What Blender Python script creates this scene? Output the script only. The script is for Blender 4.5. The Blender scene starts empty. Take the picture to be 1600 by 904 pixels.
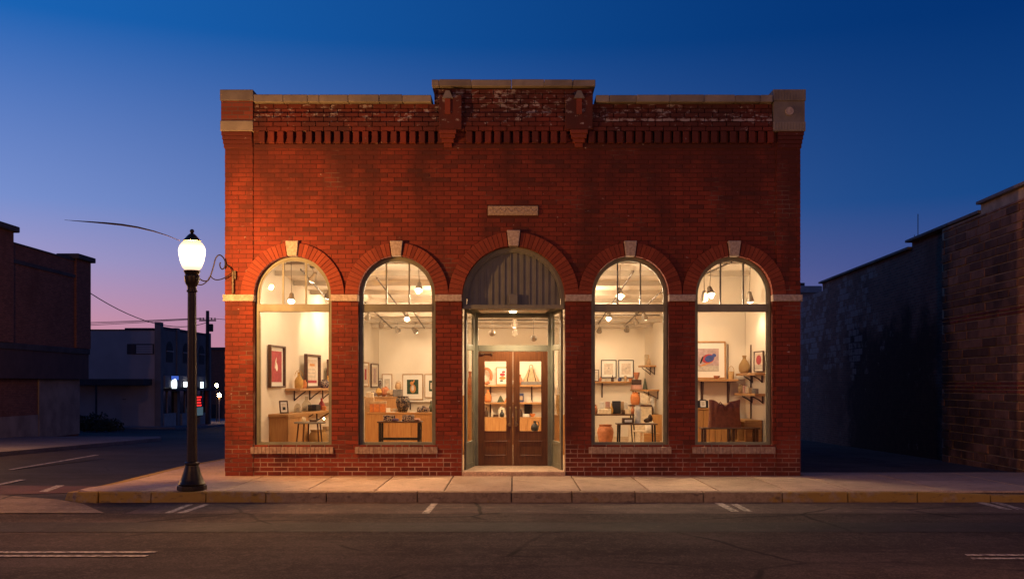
import bpy, bmesh, math, random
from mathutils import Vector, Matrix
random.seed(7)
R = math.radians
sc = bpy.context.scene
COL = sc.collection

# ------------------------------------------------------------------ camera
F, CZ, D0 = 1512.0, 1.70, 18.0          # focal length in photo pixels, eye height, distance to the facade
cam_d = bpy.data.cameras.new('camera'); cam = bpy.data.objects.new('camera', cam_d); COL.objects.link(cam)
cam.location = (0, -D0, CZ); cam.rotation_euler = (math.pi/2, 0, 0)
cam_d.sensor_width = 36; cam_d.lens = F/1600*36; cam_d.shift_y = 148/1600
cam_d.clip_end = 2000; cam_d.clip_start = .1
sc.camera = cam

# ------------------------------------------------------------------ dusk sky
SUN_AZ = R(-60)                          # the sun has set to the west, left of the view
world = bpy.data.worlds.new('World'); sc.world = world; world.use_nodes = True
wn = world.node_tree.nodes; wl = world.node_tree.links
bg = wn['Background']
sky = wn.new('ShaderNodeTexSky'); sky.sky_type = 'NISHITA'; sky.sun_disc = False
sky.sun_elevation = R(-4); sky.sun_rotation = SUN_AZ; sky.ozone_density = 3
tc = wn.new('ShaderNodeTexCoord'); sx = wn.new('ShaderNodeSeparateXYZ'); wl.new(tc.outputs['Generated'], sx.inputs[0])
def wramp(stops):
    r = wn.new('ShaderNodeValToRGB'); e = r.color_ramp.elements
    while len(e) < len(stops): e.new(.5)
    for el, (p, c) in zip(e, stops): el.position = p; el.color = (*c, 1)
    wl.new(sx.outputs['Z'], r.inputs[0]); return r
west = wramp([(0, (1.0, .36, .34)), (.058, (.80, .35, .42)), (.116, (.47, .40, .68)), (.17, (.25, .35, .74)), (.33, (.012, .155, .55)), (1, (.002, .035, .18))])
east = wramp([(0, (.15, .12, .29)), (.058, (.105, .115, .30)), (.116, (.048, .08, .265)), (.175, (.008, .062, .24)), (.33, (.0008, .032, .168)), (1, (.001, .02, .11))])
dot = wn.new('ShaderNodeVectorMath'); dot.operation = 'DOT_PRODUCT'
flat = wn.new('ShaderNodeCombineXYZ'); wl.new(sx.outputs['X'], flat.inputs[0]); wl.new(sx.outputs['Y'], flat.inputs[1])
nrm = wn.new('ShaderNodeVectorMath'); nrm.operation = 'NORMALIZE'; wl.new(flat.outputs[0], nrm.inputs[0])
wl.new(nrm.outputs[0], dot.inputs[0]); dot.inputs[1].default_value = (math.sin(SUN_AZ), math.cos(SUN_AZ), 0)
mx = wn.new('ShaderNodeMath'); mx.operation = 'MAXIMUM'; wl.new(dot.outputs['Value'], mx.inputs[0]); mx.inputs[1].default_value = 0
pw = wn.new('ShaderNodeMath'); pw.operation = 'POWER'; wl.new(mx.outputs[0], pw.inputs[0]); pw.inputs[1].default_value = 2
mixs = wn.new('ShaderNodeMix'); mixs.data_type = 'RGBA'
wl.new(pw.outputs[0], mixs.inputs[0]); wl.new(east.outputs[0], mixs.inputs[6]); wl.new(west.outputs[0], mixs.inputs[7])
addn = wn.new('ShaderNodeMix'); addn.data_type = 'RGBA'; addn.blend_type = 'ADD'; addn.inputs[0].default_value = .1
wl.new(mixs.outputs[2], addn.inputs[6]); wl.new(sky.outputs[0], addn.inputs[7])
wl.new(addn.outputs[2], bg.inputs[0]); bg.inputs[1].default_value = 1.0

sc.view_settings.view_transform = 'Standard'; sc.view_settings.look = 'None'
sc.view_settings.exposure = 0; sc.view_settings.gamma = 1; sc.view_settings.use_curve_mapping = False
cy = sc.cycles
cy.use_denoising = True; cy.max_bounces = 8; cy.transparent_max_bounces = 24
cy.caustics_reflective = False; cy.caustics_refractive = False; cy.sample_clamp_indirect = 8
cy.use_light_tree = True
STREET_LAMP_W = 1150.0    # bulb of a street lamp, in watts
SPOT_W = 61.0            # a track spot
WARM = (1.0, .46, .13); INDOOR = (1.0, .72, .45)

# ------------------------------------------------------------------ helpers
def xm(px): return (px-800)/84.0
def zm(py): return CZ-(py-600)/84.0
def at(px, py, d): return Vector(((px-800)*d/F, d-D0, CZ-(py-600)*d/F))
def xd(px, d): return (px-800)*d/F
def zd(py, d): return CZ-(py-600)*d/F

class MB:
    def __init__(s): s.v = []; s.f = []; s.t = []
    def face(s, idx, t=0.0): s.f.append(idx); s.t.append(t)
    def hexa(s, p, t=0.0):
        n = len(s.v); s.v += [tuple(q) for q in p]
        for a in ((0,3,2,1),(4,5,6,7),(0,1,5,4),(1,2,6,5),(2,3,7,6),(3,0,4,7)): s.face([n+i for i in a], t)
        return s
    def box(s, x0, x1, y0, y1, z0, z1, t=0.0):
        return s.hexa([(x0,y0,z0),(x1,y0,z0),(x1,y1,z0),(x0,y1,z0),(x0,y0,z1),(x1,y0,z1),(x1,y1,z1),(x0,y1,z1)], t)
    def prism(s, pts, y0, y1, t=0.0):            # outline in XZ, extruded along Y
        n = len(s.v); k = len(pts)
        s.v += [(x, y0, z) for x, z in pts]+[(x, y1, z) for x, z in pts]
        s.face(list(range(n, n+k)), t); s.face(list(range(n+2*k-1, n+k-1, -1)), t)
        for i in range(k):
            j = (i+1) % k; s.face([n+i, n+k+i, n+k+j, n+j], t)
        return s
    def slab(s, pts, z0, z1, t=0.0):             # outline in XY, extruded along Z (z1 may be a function)
        n = len(s.v); k = len(pts)
        s.v += [(x, y, z0) for x, y in pts]+[(x, y, z1) for x, y in pts]
        s.face(list(range(n+k-1, n-1, -1)), t); s.face(list(range(n+k, n+2*k)), t)
        for i in range(k):
            j = (i+1) % k; s.face([n+i, n+j, n+k+j, n+k+i], t)
        return s
    def band(s, outer, inner, y0, y1):           # closed band between two XZ outlines of equal length
        k = len(outer); n = len(s.v)
        for o, i in zip(outer, inner): s.v += [(o[0],y0,o[1]),(i[0],y0,i[1]),(i[0],y1,i[1]),(o[0],y1,o[1])]
        for a in range(k):
            b = (a+1) % k; A = n+4*a; B = n+4*b
            for q in range(4): s.face([A+q, A+(q+1)%4, B+(q+1)%4, B+q])
        return s
    def tube(s, pts, r, n=8, cap=True):
        pts = [Vector(p) for p in pts]; k = len(pts)
        rs = r if isinstance(r, (list, tuple)) else [r]*k
        base = len(s.v); up = None
        for i, p in enumerate(pts):
            d = (pts[min(i+1,k-1)]-pts[max(i-1,0)]).normalized()
            if up is None:
                up = Vector((0,0,1)) if abs(d.z) < .9 else Vector((1,0,0))
            u = d.cross(up).normalized(); w = u.cross(d).normalized(); up = w
            for j in range(n):
                a = 2*math.pi*j/n; s.v.append(tuple(p+(u*math.cos(a)+w*math.sin(a))*rs[i]))
        for i in range(k-1):
            for j in range(n):
                a = base+i*n+j; b = base+i*n+(j+1)%n; s.face([a, b, b+n, a+n])
        if cap:
            s.face([base+j for j in range(n)][::-1]); s.face([base+(k-1)*n+j for j in range(n)])
        return s
    def lathe(s, prof, n=24, cx=0, cy=0, z=0, flute=None):
        base = len(s.v); k = len(prof)
        for i, (r, h) in enumerate(prof):
            for j in range(n):
                a = 2*math.pi*j/n; q = r*(flute(i, j) if flute else 1)
                s.v.append((cx+q*math.cos(a), cy+q*math.sin(a), z+h))
        for i in range(k-1):
            for j in range(n):
                a = base+i*n+j; b = base+i*n+(j+1)%n; s.face([a, b, b+n, a+n])
        s.face([base+j for j in range(n)][::-1]); s.face([base+(k-1)*n+j for j in range(n)])
        return s
    def blob(s, c, rx, ry, rz, n=10, m=6, wob=.0):
        base = len(s.v)
        for i in range(m+1):
            th = math.pi*i/m
            for j in range(n):
                a = 2*math.pi*j/n; q = 1+random.uniform(-wob, wob)
                s.v.append((c[0]+rx*q*math.sin(th)*math.cos(a), c[1]+ry*q*math.sin(th)*math.sin(a), c[2]+rz*q*math.cos(th)))
        for i in range(m):
            for j in range(n):
                a = base+i*n+j; b = base+i*n+(j+1)%n; s.face([a, b, b+n, a+n])
        return s
    def mesh(s, name, mat, smooth=False, bevel=0, tint=False):
        me = bpy.data.meshes.new(name); me.from_pydata(s.v, [], s.f)
        bm = bmesh.new(); bm.from_mesh(me)
        bmesh.ops.recalc_face_normals(bm, faces=bm.faces)
        if bevel: bmesh.ops.bevel(bm, geom=bm.edges[:], offset=bevel, segments=2 if bevel > .008 else 1, affect='EDGES', profile=.5)
        bm.to_mesh(me); bm.free()
        if tint:
            at_ = me.attributes.new('tint', 'FLOAT', 'FACE'); at_.data.foreach_set('value', s.t)
        if smooth:
            me.polygons.foreach_set('use_smooth', [True]*len(me.polygons)); me.set_sharp_from_angle(angle=R(40))
        me.materials.append(M[mat] if isinstance(mat, str) else mat)
        return me
    def build(s, name, mat, parent=None, loc=None, rz=0, smooth=False, bevel=0, tint=False):
        return put(name, s.mesh(name, mat, smooth, bevel, tint), parent, loc, rz)

def put(name, me, parent=None, loc=None, rz=0):
    o = bpy.data.objects.new(name, me); COL.objects.link(o)
    if parent: o.parent = parent
    if loc is not None: o.location = loc
    if rz: o.rotation_euler = (0, 0, rz)
    return o
def tag(o, label=None, cat=None, group=None, kind=None):
    if label: o['label'] = label
    if cat: o['category'] = cat
    if group: o['group'] = group
    if kind: o['kind'] = kind
    return o
def thing(name, label, cat, loc=(0,0,0), rz=0, group=None):
    o = bpy.data.objects.new(name, None); COL.objects.link(o); o.empty_display_size = .1
    o.location = loc; o.rotation_euler = (0, 0, rz); return tag(o, label, cat, group)
def box(x0, x1, y0, y1, z0, z1): return MB().box(x0, x1, y0, y1, z0, z1)

# ------------------------------------------------------------------ materials
M = {}
class NT:
    def __init__(s, name):
        s.m = bpy.data.materials.new(name); s.m.use_nodes = True; s.t = s.m.node_tree
        s.b = s.t.nodes['Principled BSDF']; s.out = s.t.nodes['Material Output']; M[name] = s.m
        s.geo = s.t.nodes.new('ShaderNodeNewGeometry')
    def n(s, typ, **k):
        x = s.t.nodes.new('ShaderNode'+typ)
        for a, b in k.items(): setattr(x, a, b)
        return x
    def l(s, a, b): s.t.links.new(a, b)
    def set(s, inp, val):
        if hasattr(val, 'is_linked') or hasattr(val, 'links'): s.l(val, inp)
        elif isinstance(val, (tuple, list)): inp.default_value = (*val, 1) if len(val) == 3 and len(inp.default_value) == 4 else val
        else: inp.default_value = val
    def pos(s, scale=(1,1,1), loc=(0,0,0)):
        mp = s.n('Mapping'); s.l(s.geo.outputs['Position'], mp.inputs[0]); mp.inputs['Scale'].default_value = scale; mp.inputs['Location'].default_value = loc
        return mp.outputs[0]
    def noise(s, scale, detail=4, vec=None, rough=.55):
        x = s.n('TexNoise'); x.inputs['Scale'].default_value = scale; x.inputs['Detail'].default_value = detail; x.inputs['Roughness'].default_value = rough
        s.l(vec if vec is not None else s.geo.outputs['Position'], x.inputs['Vector']); return x.outputs[0]
    def math(s, op, a, b=0.0, clamp=False):
        x = s.n('Math', operation=op, use_clamp=clamp); s.set(x.inputs[0], a); s.set(x.inputs[1], b); return x.outputs[0]
    def mix(s, f, a, b, mode='MIX'):
        x = s.n('Mix', data_type='RGBA', blend_type=mode); s.set(x.inputs[0], f); s.set(x.inputs[6], a); s.set(x.inputs[7], b); return x.outputs[2]
    def ramp(s, v, stops):
        r = s.n('ValToRGB'); e = r.color_ramp.elements
        while len(e) < len(stops): e.new(.5)
        for el, (p, c) in zip(e, stops): el.position = p; el.color = (*c, 1) if not isinstance(c, (int, float)) else (c, c, c, 1)
        s.l(v, r.inputs[0]); return r.outputs[0]
    def step(s, v, lo, hi):
        x = s.n('MapRange', interpolation_type='SMOOTHSTEP'); s.l(v, x.inputs[0]); x.inputs[1].default_value = lo; x.inputs[2].default_value = hi; return x.outputs[0]
    def bump(s, h, strength, dist=.01):
        x = s.n('Bump'); x.inputs['Strength'].default_value = strength; x.inputs['Distance'].default_value = dist; s.l(h, x.inputs['Height']); s.l(x.outputs[0], s.b.inputs['Normal'])
    def fin(s, col, rough=.8, metal=0, spec=.4):
        s.set(s.b.inputs['Base Color'], col); s.set(s.b.inputs['Roughness'], rough); s.b.inputs['Metallic'].default_value = metal
        s.b.inputs['Specular IOR Level'].default_value = spec; return s.m

def pbr(name, a, b=None, scale=8, rough=.7, metal=0, bump=.0, bscale=60, spec=.4, stretch=None, rand=0.0):
    t = NT(name); vec = t.pos(stretch) if stretch else None
    nz = t.noise(scale, 5, vec)
    b = b or tuple(c*.8 for c in a)
    col = t.mix(t.step(nz, .3, .7), a, b)
    if rand:
        oi = t.n('ObjectInfo'); hs = t.n('HueSaturation'); t.l(t.math('MULTIPLY_ADD', oi.outputs['Random'], rand), hs.inputs['Value'])
        hs.inputs['Value'].links[0].from_node.inputs[2].default_value = 1-rand/2; t.l(col, hs.inputs['Color']); col = hs.outputs[0]
    t.fin(col, t.math('ADD', t.math('MULTIPLY', nz, .2), rough-.1), metal, spec)
    if bump: t.bump(t.noise(bscale, 4, vec), bump)
    return t.m
def wood(name, a, b, rough=.5, axis='x', scale=1.0):
    t = NT(name); st = {'x': (2, 22, 22), 'z': (22, 22, 2), 'y': (22, 2, 22)}[axis]
    nz = t.noise(1.6*scale, 6, t.pos(st), .6); n2 = t.noise(.7, 3)
    oi = t.n('ObjectInfo'); w = t.math('ADD', t.step(nz, .3, .72), t.math('MULTIPLY', t.math('SUBTRACT', oi.outputs['Random'], .5), .35), True)
    col = t.mix(w, a, b); col = t.mix(t.math('MULTIPLY', n2, .25), col, tuple(c*.6 for c in b))
    t.fin(col, rough); t.bump(nz, .08, .004); return t.m
def emit(name, col, strength):
    t = NT(name); e = t.n('Emission'); e.inputs[0].default_value = (*col, 1); e.inputs[1].default_value = strength; t.l(e.outputs[0], t.out.inputs[0]); return t.m

def brick_material(name, stops, stain=.7, white=True, world_soot=True):
    t = NT(name)
    at_ = t.n('Attribute', attribute_name='tint'); oi = t.n('ObjectInfo')
    v = t.math('FRACT', t.math('ADD', at_.outputs['Fac'], t.math('MULTIPLY', oi.outputs['Random'], 3.7)))
    col = t.ramp(v, stops)
    n1 = t.noise(30, 5); col = t.mix(t.math('MULTIPLY', t.step(n1, .45, .75), .35), col, (.09, .025, .015))
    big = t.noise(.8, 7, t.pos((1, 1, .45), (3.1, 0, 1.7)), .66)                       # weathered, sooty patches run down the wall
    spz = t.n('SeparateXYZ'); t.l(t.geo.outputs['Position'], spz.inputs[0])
    bigz = t.math('ADD', big, t.math('MULTIPLY', t.step(spz.outputs[2], 3.9, 6.2), .07))  # denser with height: weathering, plus lamp fall-off painted into the colour
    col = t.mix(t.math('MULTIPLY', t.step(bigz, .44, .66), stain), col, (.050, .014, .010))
    if white:                                                           # lime bloom and old whitewash
        sp = t.n('SeparateXYZ'); t.l(t.geo.outputs['Position'], sp.inputs[0]); Z = sp.outputs[2]; X = sp.outputs[0]
        fl = t.noise(7.5, 6, t.pos((1, 1, 1.7)), .7)
        top = t.step(Z, 6.30, 6.75)
        thr = t.math('SUBTRACT', fl, t.math('MULTIPLY', t.math('SUBTRACT', 1.0, top), .10))
        cx_ = t.math('ABSOLUTE', X); cen = t.math('SUBTRACT', 1.0, t.step(cx_, .35, .6)); cen = t.math('MULTIPLY', cen, top)
        thr = t.math('ADD', thr, t.math('MULTIPLY', cen, .03))
        ln = t.math('MULTIPLY', t.math('MULTIPLY', t.step(Z, zm(191.5), zm(190.8)), t.math('SUBTRACT', 1.0, t.step(Z, zm(187.8), zm(187.2)))), t.step(X, 1.55, 1.9))
        thr = t.math('ADD', thr, t.math('MULTIPLY', ln, .16))
        col = t.mix(t.math('MULTIPLY', t.step(thr, .545, .63), .85), col, (.46, .38, .33))
        col = t.mix(t.math('MULTIPLY', t.math('MULTIPLY', top, .45), t.step(t.noise(1.7, 4), .25, .6)), col, (.05, .022, .016))
    t.fin(col, .85, 0, .3); t.bump(t.noise(70, 4), .35, .006)
    return t.m
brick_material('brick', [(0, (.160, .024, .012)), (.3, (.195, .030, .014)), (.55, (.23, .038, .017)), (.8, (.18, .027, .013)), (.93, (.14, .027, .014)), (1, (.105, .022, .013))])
brick_material('brick_arch', [(0, (.22, .042, .019)), (.5, (.275, .056, .025)), (1, (.185, .033, .016))], stain=.25, white=False)

t = NT('mortar'); sp = t.n('SeparateXYZ'); t.l(t.geo.outputs['Position'], sp.inputs[0])
low = t.math('SUBTRACT', 1.0, t.step(t.math('ADD', sp.outputs[2], t.math('MULTIPLY', t.noise(2.5, 4), .8)), .5, 1.25))
low = t.math('MULTIPLY', low, t.math('ADD', .35, t.math('MULTIPLY', t.step(t.noise(1.6, 5, None, .65), .38, .58), .65)))
pat = t.step(t.noise(1.1, 5), .56, .68)
c = t.mix(t.math('MAXIMUM', low, t.math('MULTIPLY', pat, .30)), (.085, .022, .013), (.42, .285, .21)); t.fin(c, .95, 0, .2)

def far_brick(name, a, b, mort, rx=0.0, sz=(.22, .075), soot=None):
    t = NT(name); br = t.n('TexBrick')
    cmb = t.n('CombineXYZ'); sp = t.n('SeparateXYZ'); t.l(t.geo.outputs['Position'], sp.inputs[0])
    t.l(t.math('ADD', sp.outputs[1], sp.outputs[0]), cmb.inputs[0]); t.l(sp.outputs[2], cmb.inputs[1])
    t.l(cmb.outputs[0], br.inputs['Vector']); br.inputs['Scale'].default_value = 1
    br.inputs['Brick Width'].default_value = sz[0]; br.inputs['Row Height'].default_value = sz[1]; br.inputs['Mortar Size'].default_value = .006
    br.inputs['Color1'].default_value = (*a, 1); br.inputs['Color2'].default_value = (*b, 1); br.inputs['Mortar'].default_value = (*mort, 1)
    col = t.mix(t.math('MULTIPLY', t.step(t.noise(.5, 6, None, .65), .45, .7), .6), br.outputs[0], tuple(x*.4 for x in a))
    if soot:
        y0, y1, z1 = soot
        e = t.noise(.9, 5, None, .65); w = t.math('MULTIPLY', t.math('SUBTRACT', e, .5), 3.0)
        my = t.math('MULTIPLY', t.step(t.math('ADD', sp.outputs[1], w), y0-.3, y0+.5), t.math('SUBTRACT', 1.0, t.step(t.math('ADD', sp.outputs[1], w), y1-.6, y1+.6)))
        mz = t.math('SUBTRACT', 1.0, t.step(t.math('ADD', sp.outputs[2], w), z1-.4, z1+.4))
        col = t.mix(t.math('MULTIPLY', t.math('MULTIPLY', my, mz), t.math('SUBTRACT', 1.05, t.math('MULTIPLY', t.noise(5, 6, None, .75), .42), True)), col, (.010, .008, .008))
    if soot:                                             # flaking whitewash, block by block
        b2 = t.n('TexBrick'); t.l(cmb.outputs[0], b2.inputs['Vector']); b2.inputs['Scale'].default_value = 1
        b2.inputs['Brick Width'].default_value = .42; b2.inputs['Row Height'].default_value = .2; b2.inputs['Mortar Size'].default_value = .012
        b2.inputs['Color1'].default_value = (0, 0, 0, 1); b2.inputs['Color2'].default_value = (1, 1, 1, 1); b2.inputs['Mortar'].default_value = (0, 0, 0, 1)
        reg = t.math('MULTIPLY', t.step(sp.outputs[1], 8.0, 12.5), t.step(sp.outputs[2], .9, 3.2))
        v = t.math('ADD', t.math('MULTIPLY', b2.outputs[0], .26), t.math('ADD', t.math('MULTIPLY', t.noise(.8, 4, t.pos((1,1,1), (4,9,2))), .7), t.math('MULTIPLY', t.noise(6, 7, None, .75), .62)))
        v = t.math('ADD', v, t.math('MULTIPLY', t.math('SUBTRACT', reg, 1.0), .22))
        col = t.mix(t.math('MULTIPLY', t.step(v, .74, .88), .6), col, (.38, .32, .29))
    t.fin(col, .9, 0, .2); t.bump(br.outputs['Fac'], -.5, .01); return t.m
far_brick('brick_side', (.20, .05, .03), (.14, .035, .02), (.10, .07, .055))
far_brick('brick_dusky', (.30, .125, .08), (.20, .085, .056), (.09, .055, .045))
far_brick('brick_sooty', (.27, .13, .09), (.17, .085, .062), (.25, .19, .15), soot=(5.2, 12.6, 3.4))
pbr('stone_impost', (.50, .40, .31), (.33, .25, .19), 22, .9, bump=.9, bscale=38)
pbr('stone_cap', (.26, .22, .165), (.18, .15, .115), 3, .85, bump=.3, bscale=40, rand=.35)
pbr('stone_sill', (.42, .31, .23), (.28, .17, .12), 14, .9, bump=.5, bscale=60, rand=.3)
pbr('plaque_stone', (.50, .38, .25), (.30, .21, .13), 30, .9, bump=.7, bscale=60)
pbr('frame_paint', (.20, .195, .135), (.16, .155, .108), 5, .45, bump=.08, bscale=90)
pbr('tympanum_paint', (.165, .165, .14), (.14, .14, .12), 4, .6, bump=.1, bscale=50)
wood('door_wood', (.175, .066, .020), (.115, .040, .012), .35, 'z')
pbr('brass', (.55, .38, .16), (.42, .28, .11), 20, .35, 1)
pbr('bronze', (.05, .038, .026), (.035, .026, .02), 12, .42, .7, bump=.15, bscale=80)
pbr('black_iron', (.03, .027, .025), (.02, .018, .017), 10, .5, .5)
pbr('wire', (.02, .02, .02), None, 10, .7)
def ground_mat(name, a, b, sp_scale=150, crack=True, blotch=.9, rough=.8, rand=0, edge=None, spec=.3):
    t = NT(name); big = t.noise(blotch, 6, None, .6); fine = t.noise(sp_scale, 3)
    col = t.mix(t.step(big, .35, .68), a, b); col = t.mix(t.math('MULTIPLY', t.step(fine, .5, .70), .75), col, tuple(min(1, x*1.9) for x in a))
    col = t.mix(t.math('MULTIPLY', t.step(fine, .52, .30), .4), col, tuple(x*.5 for x in b))
    if crack:
        wear = t.noise(1.0, 5, t.pos((.12, 1.9, 1)), .6); mott = t.noise(9, 6, None, .7)
        col = t.mix(t.math('MULTIPLY', t.step(wear, .42, .66), .45), col, tuple(x*.55 for x in b))
        col = t.mix(t.math('MULTIPLY', t.step(mott, .52, .68), .55), col, tuple(min(1, x*1.7) for x in a))
        col = t.mix(t.math('MULTIPLY', t.step(mott, .46, .32), .5), col, tuple(x*.5 for x in b))
        vo = t.n('TexVoronoi', feature='DISTANCE_TO_EDGE'); w = t.n('Mix', data_type='VECTOR'); w.inputs[0].default_value = .18
        nn = t.n('TexNoise'); nn.inputs['Scale'].default_value = 1.5; nn.inputs['Detail'].default_value = 5; t.l(t.geo.outputs['Position'], nn.inputs['Vector'])
        t.l(t.geo.outputs['Position'], w.inputs[4]); t.l(nn.outputs[1], w.inputs[5]); t.l(w.outputs[1], vo.inputs['Vector']); vo.inputs['Scale'].default_value = .42
        msk = t.math('MULTIPLY', t.math('SUBTRACT', 1.0, t.step(vo.outputs[0], .004, .016)), t.step(t.noise(.33, 3, t.pos((1,1,1), (5,3,0))), .48, .6))
        col = t.mix(t.math('MULTIPLY', msk, .85), col, tuple(x*.25 for x in b))
    if not crack:
        sp2 = t.noise(4.5, 7, None, .72); col = t.mix(t.math('MULTIPLY', t.step(sp2, .50, .66), .45), col, tuple(x*.55 for x in b))
    if rand:
        oi = t.n('ObjectInfo'); hs = t.n('HueSaturation'); v = t.n('MapRange'); t.l(oi.outputs['Random'], v.inputs[0]); v.inputs[3].default_value = 1-rand/2; v.inputs[4].default_value = 1+rand/2
        t.l(v.outputs[0], hs.inputs['Value']); t.l(col, hs.inputs['Color']); col = hs.outputs[0]
    t.fin(col, t.math('ADD', t.math('MULTIPLY', big, .25), rough-.12), 0, spec); t.bump(fine, .6, .012); return t.m
ground_mat('asphalt', (.070, .049, .043), (.040, .029, .026), 45, True, .6, .88, spec=.12)
ground_mat('asphalt_patch', (.044, .034, .033), (.027, .022, .022), 60, True, .5, .8, spec=.2)
ground_mat('gutter_concrete', (.125, .086, .072), (.075, .053, .047), 60, True, 1.4, .85, spec=.15)
ground_mat('concrete', (.53, .37, .245), (.41, .285, .188), 90, False, 1.0, .75, rand=.22)
ground_mat('apron_concrete', (.20, .145, .11), (.12, .088, .07), 90, True, 1.3, .8)
ground_mat('dirt', (.12, .085, .065), (.06, .045, .036), 40, False, .6, .95)
ground_mat('far_concrete', (.22, .19, .18), (.15, .13, .125), 60, False, .8, .85, rand=.15)
ground_mat('crosswalk_red', (.12, .052, .040), (.075, .036, .03), 120, False, 1.1, .75)
t = NT('kerb'); n1 = t.noise(3.2, 6, None, .65); sp = t.n('SeparateXYZ'); t.l(t.geo.outputs['Position'], sp.inputs[0])
far = t.math('MAXIMUM', t.step(sp.outputs[0], 3.6, 5.6), t.math('SUBTRACT', 1.0, t.step(sp.outputs[0], -4.6, -3.4)))
pnt = t.math('MULTIPLY', t.step(t.math('ADD', n1, t.math('MULTIPLY', far, .30)), .63, .78), .85)
c = t.mix(t.step(t.noise(14, 5), .35, .7), (.36, .26, .15), (.25, .175, .10)); c = t.mix(pnt, c, (.36, .215, .035))
c = t.mix(t.math('MULTIPLY', t.step(t.noise(6, 6, t.pos((1,1,2.5))), .55, .72), .65), c, (.07, .05, .04)); t.fin(c, .85, 0, .3); t.bump(t.noise(60, 4), .4, .006)
t = NT('road_paint'); w = t.step(t.noise(14, 6, None, .7), .40, .56); c = t.mix(w, (.10, .08, .07), (.50, .42, .34)); t.fin(c, .75)
t = NT('road_paint_yellow'); w = t.step(t.noise(12, 6, None, .7), .44, .62); c = t.mix(w, (.07, .058, .05), (.27, .20, .15)); t.fin(c, .75)

# thin window glass: clear with a Fresnel mirror
t = NT('glass'); fr = t.n('Fresnel'); fr.inputs[0].default_value = 1.30
tr = t.n('BsdfTransparent'); tr.inputs[0].default_value = (.97, .97, .96, 1); gl = t.n('BsdfGlossy'); gl.inputs['Roughness'].default_value = .015
ms = t.n('MixShader'); t.l(t.math('MULTIPLY', fr.outputs[0], t.math('SUBTRACT', 1.0, t.geo.outputs['Backfacing'])), ms.inputs[0]); t.l(tr.outputs[0], ms.inputs[1]); t.l(gl.outputs[0], ms.inputs[2]); t.l(ms.outputs[0], t.out.inputs[0])
t = NT('clear_glassware'); fr = t.n('Fresnel'); fr.inputs[0].default_value = 1.5
tr = t.n('BsdfTransparent'); tr.inputs[0].default_value = (.86, .82, .74, 1); gl = t.n('BsdfGlossy'); gl.inputs['Roughness'].default_value = .05
ms = t.n('MixShader'); t.l(t.math('MULTIPLY', fr.outputs[0], t.math('SUBTRACT', 1.0, t.geo.outputs['Backfacing'])), ms.inputs[0]); t.l(tr.outputs[0], ms.inputs[1]); t.l(gl.outputs[0], ms.inputs[2]); t.l(ms.outputs[0], t.out.inputs[0])
pbr('dark_glass', (.02, .02, .022), None, 3, .12, spec=.6)
t = NT('lamp_globe')                                    # opal glass, brightest round the bulb
sp = t.n('SeparateXYZ'); tcn = t.n('TexCoord'); t.l(tcn.outputs['Object'], sp.inputs[0])
hot = t.math('SUBTRACT', 1.0, t.step(t.math('ABSOLUTE', t.math('SUBTRACT', sp.outputs[2], 3.77)), .03, .25))
em = t.n('Emission'); t.l(t.mix(hot, (1.0, .58, .22), (1.0, .80, .50)), em.inputs[0]); t.l(t.math('ADD', t.math('MULTIPLY', hot, 1.5), .62), em.inputs[1])
tr = t.n('BsdfTransparent'); tr.inputs[0].default_value = (.8, .8, .8, 1); ad = t.n('AddShader'); t.l(em.outputs[0], ad.inputs[0]); t.l(tr.outputs[0], ad.inputs[1]); t.l(ad.outputs[0], t.out.inputs[0])
emit('spot_lens', (1, .82, .55), 9)
emit('far_lamp', (1, .56, .22), 220)
emit('soffit_lens', (1, .76, .42), 14)
emit('bulb', (1, .72, .38), 60)
emit('neon_red', (1, .03, .03), 1.6)
emit('sign_white', (.75, .9, 1), 2.2)
emit('sign_glow', (.85, .95, 1), 4)
emit('sign_blue', (.10, .22, 1), .55)
emit('poster_lit', (.16, .26, .34), .35)
# interior
pbr('plaster', (.78, .70, .58), (.74, .66, .54), 1.5, .9)
pbr('ceiling_paint', (.80, .74, .64), (.76, .70, .60), 1.5, .9)
pbr('joist_paint', (.58, .50, .40), (.50, .43, .34), 3, .8)
wood('floor_wood', (.62, .44, .27), (.50, .33, .18), .4, 'y', .6)
wood('oak', (.52, .29, .115), (.40, .20, .07), .45, 'x')
wood('oak_upright', (.52, .28, .10), (.42, .20, .065), .5, 'z')
wood('walnut', (.12, .055, .026), (.07, .03, .015), .4, 'x')
pbr('dark_metal', (.035, .028, .024), (.025, .02, .018), 15, .45, .6)
pbr('track_metal', (.30, .25, .19), (.24, .20, .15), 15, .5, .2)
pbr('track_dark', (.10, .075, .05), None, 15, .5, .3)
pbr('mount_board', (.84, .80, .72), (.80, .76, .68), 3, .9)
GOODS = {'terracotta': (.52, .20, .09), 'cream': (.76, .66, .50), 'gold': (.62, .36, .09), 'orange': (.70, .25, .07), 'black_glaze': (.022, .02, .02),
 'green_glaze': (.08, .09, .05), 'blue_glaze': (.05, .06, .14), 'brown_leather': (.20, .055, .026), 'white_glaze': (.82, .78, .70), 'red_lacquer': (.42, .05, .03),
 'tan': (.52, .35, .19), 'basket': (.58, .38, .16), 'basket_dark': (.34, .22, .10), 'dark_brown': (.08, .04, .022), 'pink': (.62, .34, .26), 'purple': (.12, .07, .16), 'grey': (.20, .18, .16),
 'ink_red': (.45, .06, .07), 'ink_green': (.03, .07, .035), 'ink_orange': (.65, .28, .07), 'ink_blue': (.06, .09, .32), 'ink_mauve': (.52, .38, .38), 'ink_black': (.02, .02, .02), 'ink_grey': (.55, .50, .43), 'ink_pale': (.74, .62, .50)}
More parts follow.
